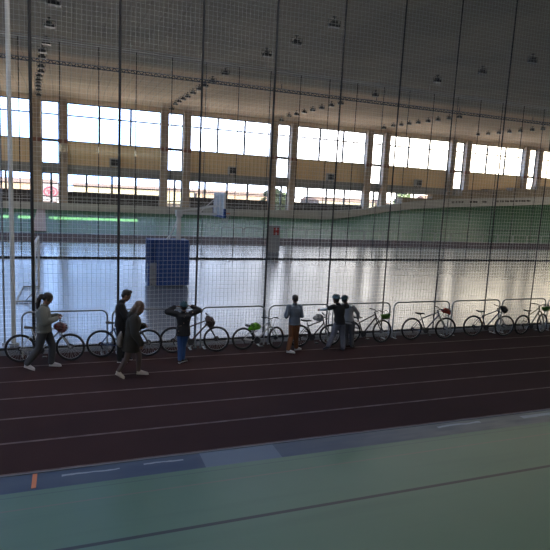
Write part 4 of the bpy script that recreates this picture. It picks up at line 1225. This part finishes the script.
C_SWEAT = mat('sweatshirt_grey_green', (0.155, 0.165, 0.15), 0.85, bump=0.15, scale=30)
C_JEANG = mat('grey_trousers', (0.055, 0.058, 0.065), 0.85)
C_BLK = mat('black_cloth', (0.007, 0.0075, 0.01), 0.85)
C_OLIVE = mat('olive_parka', (0.030, 0.027, 0.021), 0.85, var=0.25, scale=6, bump=0.2)
C_TIGHTS = mat('tights', (0.075, 0.052, 0.047), 0.8)
C_SPECK = mat('speckled_jacket', (0.007, 0.008, 0.011), 0.8)
C_BLUE = mat('bright_blue_leggings', (0.02, 0.07, 0.22), 0.7)
C_LBLUE = mat('light_blue_grey_top', (0.10, 0.125, 0.165), 0.85)
C_ORNG = mat('orange_brown_trousers', (0.15, 0.06, 0.025), 0.85)
C_LJEAN = mat('light_jeans', (0.10, 0.11, 0.145), 0.85)
C_WTEE = mat('white_top', (0.33, 0.335, 0.35), 0.85)
C_DJEAN = mat('grey_jeans', (0.075, 0.078, 0.088), 0.85)
C_SLV = mat('pale_blue_sleeves', (0.27, 0.34, 0.40), 0.85)
SH_W = mat('white_shoes', (0.55, 0.55, 0.57), 0.6)
SH_B = mat('beige_shoes', (0.42, 0.38, 0.34), 0.6)
SH_D = mat('dark_shoes', (0.025, 0.027, 0.04), 0.6)
HR_D = mat('dark_hair', (0.012, 0.009, 0.008), 0.55)
HR_L = mat('light_brown_hair', (0.11, 0.07, 0.045), 0.6)
# speckles on the child's jacket
_n = C_SPECK.node_tree
_v = _n.nodes.new('ShaderNodeTexVoronoi'); _v.inputs['Scale'].default_value = 13
_t = _n.nodes.new('ShaderNodeTexCoord'); _n.links.new(_t.outputs['Object'], _v.inputs['Vector'])
_m = _n.nodes.new('ShaderNodeMath'); _m.operation = 'LESS_THAN'; _m.inputs[1].default_value = 0.17; _n.links.new(_v.outputs['Distance'], _m.inputs[0])
_x = _n.nodes.new('ShaderNodeMix'); _x.data_type = 'RGBA'; _x.inputs['A'].default_value = (0.007, 0.008, 0.011, 1); _x.inputs['B'].default_value = (0.30, 0.22, 0.16, 1)
_n.links.new(_m.outputs[0], _x.inputs['Factor']); _n.links.new(_x.outputs['Result'], _n.nodes['Principled BSDF'].inputs['Base Color'])

# 1 ponytailed woman walking right
make_person('woman with long dark ponytail and pale sweatshirt, walking right in front of the leftmost bicycle', None, (-0.5, 12.83, 0),
    dict(head=(-0.425, 12.83, 1.615), neck=(-0.50, 12.83, 1.46), shR=(-0.535, 12.66, 1.385), shL=(-0.505, 13.00, 1.385),
         elR=(-0.48, 12.62, 1.10), elL=(-0.44, 13.05, 1.11), wrR=(-0.245, 12.72, 1.165), wrL=(-0.22, 12.93, 1.19),
         hipR=(-0.53, 12.75, 0.90), hipL=(-0.49, 12.92, 0.90), knR=(-0.62, 12.74, 0.49), knL=(-0.34, 12.93, 0.50),
         anR=(-0.87, 12.73, 0.15), anL=(-0.37, 12.92, 0.085), toR=(-0.74, 12.71, 0.035), toL=(-0.20, 12.90, 0.035),
         pnR=(0.1, 0.7, -0.5), pnL=(0.1, -0.6, -0.6)),
    (0.80, -0.05, -0.52), 1.0, C_SWEAT, C_JEANG, SH_W, HR_D, 'ponytail', hem=0.05, bulk=0.042, leg_bulk=0.020, curl=0.8)
# 2 boy in dark clothes behind the parka
make_person('boy in dark clothes with fluffy dark hair looking down, half hidden behind the parka', None, (1.18, 12.98, 0),
    dict(head=(1.285, 12.98, 1.63), neck=(1.20, 12.98, 1.49), shR=(1.14, 12.81, 1.40), shL=(1.17, 13.15, 1.40),
         elR=(1.24, 12.77, 1.13), elL=(1.28, 13.19, 1.14), wrR=(1.46, 12.84, 1.10), wrL=(1.48, 13.12, 1.10),
         hipR=(1.14, 12.90, 0.92), hipL=(1.16, 13.06, 0.92), knR=(1.15, 12.89, 0.50), knL=(1.24, 13.07, 0.50),
         anR=(1.12, 12.88, 0.085), anL=(1.24, 13.08, 0.085), toR=(1.27, 12.86, 0.035), toL=(1.40, 13.07, 0.035)),
    (0.85, -0.15, -0.45), 1.0, C_BLK, C_BLK, SH_D, HR_D, 'short', hem=0.04, bulk=0.018, leg_bulk=0.014, sole=SH_W)
# 3 woman in olive parka
make_person('woman with light brown hair in a long olive parka, walking right with pale trainers', None, (1.28, 11.85, 0),
    dict(head=(1.455, 11.85, 1.585), neck=(1.37, 11.85, 1.43), shR=(1.32, 11.68, 1.345), shL=(1.36, 12.02, 1.345),
         elR=(1.33, 11.61, 1.05), elL=(1.42, 12.06, 1.08), wrR=(1.47, 11.60, 0.80), wrL=(1.555, 11.90, 1.13),
         hipR=(1.27, 11.77, 0.88), hipL=(1.30, 11.93, 0.88), knR=(1.19, 11.76, 0.46), knL=(1.46, 11.94, 0.48),
         anR=(1.00, 11.75, 0.17), anL=(1.46, 11.93, 0.085), toR=(1.10, 11.73, 0.035), toL=(1.63, 11.91, 0.035),
         hdR=(0.05, 0, -1), pnR=(-0.1, 0.9, 0)),
    (0.93, -0.2, -0.22), 0.98, C_OLIVE, C_TIGHTS, SH_B, HR_L, 'long', hem=0.05, bulk=0.054, coat_len=0.22, leg_bulk=0.003, hood=True, curl=0.6)
# 4 child holding helmet on, back to camera
make_person('child in dark speckled jacket and blue leggings with both hands raised to the helmet', None, (2.57, 12.6, 0),
    dict(head=(2.575, 12.62, 1.40), neck=(2.575, 12.60, 1.265), shR=(2.745, 12.60, 1.215), shL=(2.405, 12.60, 1.215),
         elR=(2.965, 12.62, 1.285), elL=(2.185, 12.62, 1.27), wrR=(2.785, 12.70, 1.375), wrL=(2.375, 12.70, 1.37),
         hipR=(2.645, 12.60, 0.76), hipL=(2.505, 12.60, 0.76), knR=(2.60, 12.62, 0.42), knL=(2.50, 12.58, 0.42),
         anR=(2.585, 12.60, 0.085), anL=(2.49, 12.52, 0.085), toR=(2.68, 12.70, 0.035), toL=(2.56, 12.64, 0.035),
         hdR=(-0.95, 0.1, 0.15), hdL=(0.95, 0.1, 0.15), pnR=(0, -0.4, -0.8), pnL=(0, -0.4, -0.8)),
    (0.02, 1, -0.05), 0.86, C_SPECK, C_BLUE, SH_D, HR_D, 'crop', hem=0.07, bulk=0.034, leg_bulk=0.004, hood=False, helmet_m=H_TEAL, sole=SH_W, curl=0.35)
# 5 boy in orange-brown trousers
make_person('boy with short dark hair, light blue-grey top and orange-brown trousers, seen from behind', None, (5.58, 12.9, 0),
    dict(head=(5.575, 12.90, 1.475), neck=(5.57, 12.88, 1.33), shR=(5.715, 12.88, 1.255), shL=(5.405, 12.88, 1.255),
         elR=(5.775, 12.85, 1.00), elL=(5.335, 12.85, 1.00), wrR=(5.735, 13.04, 1.03), wrL=(5.375, 13.04, 1.03),
         hipR=(5.66, 12.88, 0.80), hipL=(5.52, 12.88, 0.80), knR=(5.66, 12.90, 0.44), knL=(5.53, 12.92, 0.44),
         anR=(5.74, 13.02, 0.085), anL=(5.43, 12.84, 0.085), toR=(5.88, 13.08, 0.035), toL=(5.57, 12.80, 0.035)),
    (0.12, 1, -0.1), 0.88, C_LBLUE, C_ORNG, SH_W, HR_D, 'crop', hem=0.03, bulk=0.022, leg_bulk=0.014)
# 6 boy in black tee over pale sleeves, arm out to the bicycle
make_person('child in black t-shirt over pale blue sleeves and teal helmet, reaching left to a bicycle', None, (6.88, 12.82, 0),
    dict(head=(6.76, 12.86, 1.445), neck=(6.82, 12.84, 1.305), shR=(7.00, 12.82, 1.24), shL=(6.69, 12.82, 1.24),
         elR=(7.22, 12.93, 1.20), elL=(6.52, 12.95, 1.135), wrR=(7.42, 13.06, 1.16), wrL=(6.44, 13.14, 1.085),
         hipR=(6.96, 12.80, 0.78), hipL=(6.81, 12.80, 0.78), knR=(7.00, 12.80, 0.43), knL=(6.74, 12.84, 0.44),
         anR=(7.02, 12.74, 0.085), anL=(6.56, 12.76, 0.16), toR=(7.04, 12.88, 0.035), toL=(6.50, 12.87, 0.05),
         hdR=(0.3, 0.2, -0.8)),
    (-0.15, 1, -0.1), 0.88, C_BLK, C_LJEAN, SH_D, HR_D, 'crop', sleeve='short', hem=0.03, bulk=0.022, leg_bulk=0.018, helmet_m=H_TEAL, undershirt=C_SLV)
# 7 child in white top beside
make_person('child in white top and teal helmet leaning against the black t-shirt, facing right', None, (7.30, 13.06, 0),
    dict(head=(7.095, 12.985, 1.40), neck=(7.17, 13.03, 1.265), shR=(7.37, 12.98, 1.185), shL=(7.16, 13.22, 1.185),
         elR=(7.53, 12.98, 1.00), elL=(7.26, 13.33, 0.98), wrR=(7.60, 13.06, 0.82), wrL=(7.44, 13.36, 0.86),
         hipR=(7.38, 13.00, 0.73), hipL=(7.28, 13.13, 0.73), knR=(7.40, 13.00, 0.40), knL=(7.31, 13.15, 0.40),
         anR=(7.40, 12.96, 0.085), anL=(7.34, 13.16, 0.085), toR=(7.50, 13.04, 0.035), toL=(7.45, 13.24, 0.035),
         hdR=(0.3, 0.2, -0.8)),
    (0.75, 0.6, -0.05), 0.84, C_WTEE, C_DJEAN, SH_D, HR_D, 'crop', hem=0.03, bulk=0.018, leg_bulk=0.016, helmet_m=H_TEAL)

# beige shoulder bag at the parka woman's back
e = empty('shoulder_bag', (1.03, 11.84, 0.86), 0, 'beige cloth bag hanging at the back of the woman in the parka', 'bag')
bm = bmesh.new()
loft(bm, [(Vector((0.02, 0, -0.15)), Vector((0, 1, 0)), Vector((1, 0, 0)), 0.09, 0.04), (Vector((0.0, 0, -0.10)), Vector((0, 1, 0)), Vector((1, 0, 0)), 0.13, 0.062),
          (Vector((0.01, 0, 0.05)), Vector((0, 1, 0)), Vector((1, 0, 0)), 0.12, 0.055), (Vector((0.04, 0, 0.16)), Vector((0, 1, 0)), Vector((1, 0, 0)), 0.10, 0.022)])
link('pouch', bm, mat('bag_beige', (0.17, 0.15, 0.125), 0.85, var=0.2, scale=8), e)
bm = bmesh.new(); tube(bm, [(0.04, -0.08, 0.14), (0.07, -0.13, 0.34), (0.16, -0.185, 0.56)], 0.010, 6); link('strap', bm, C_BLK, e)
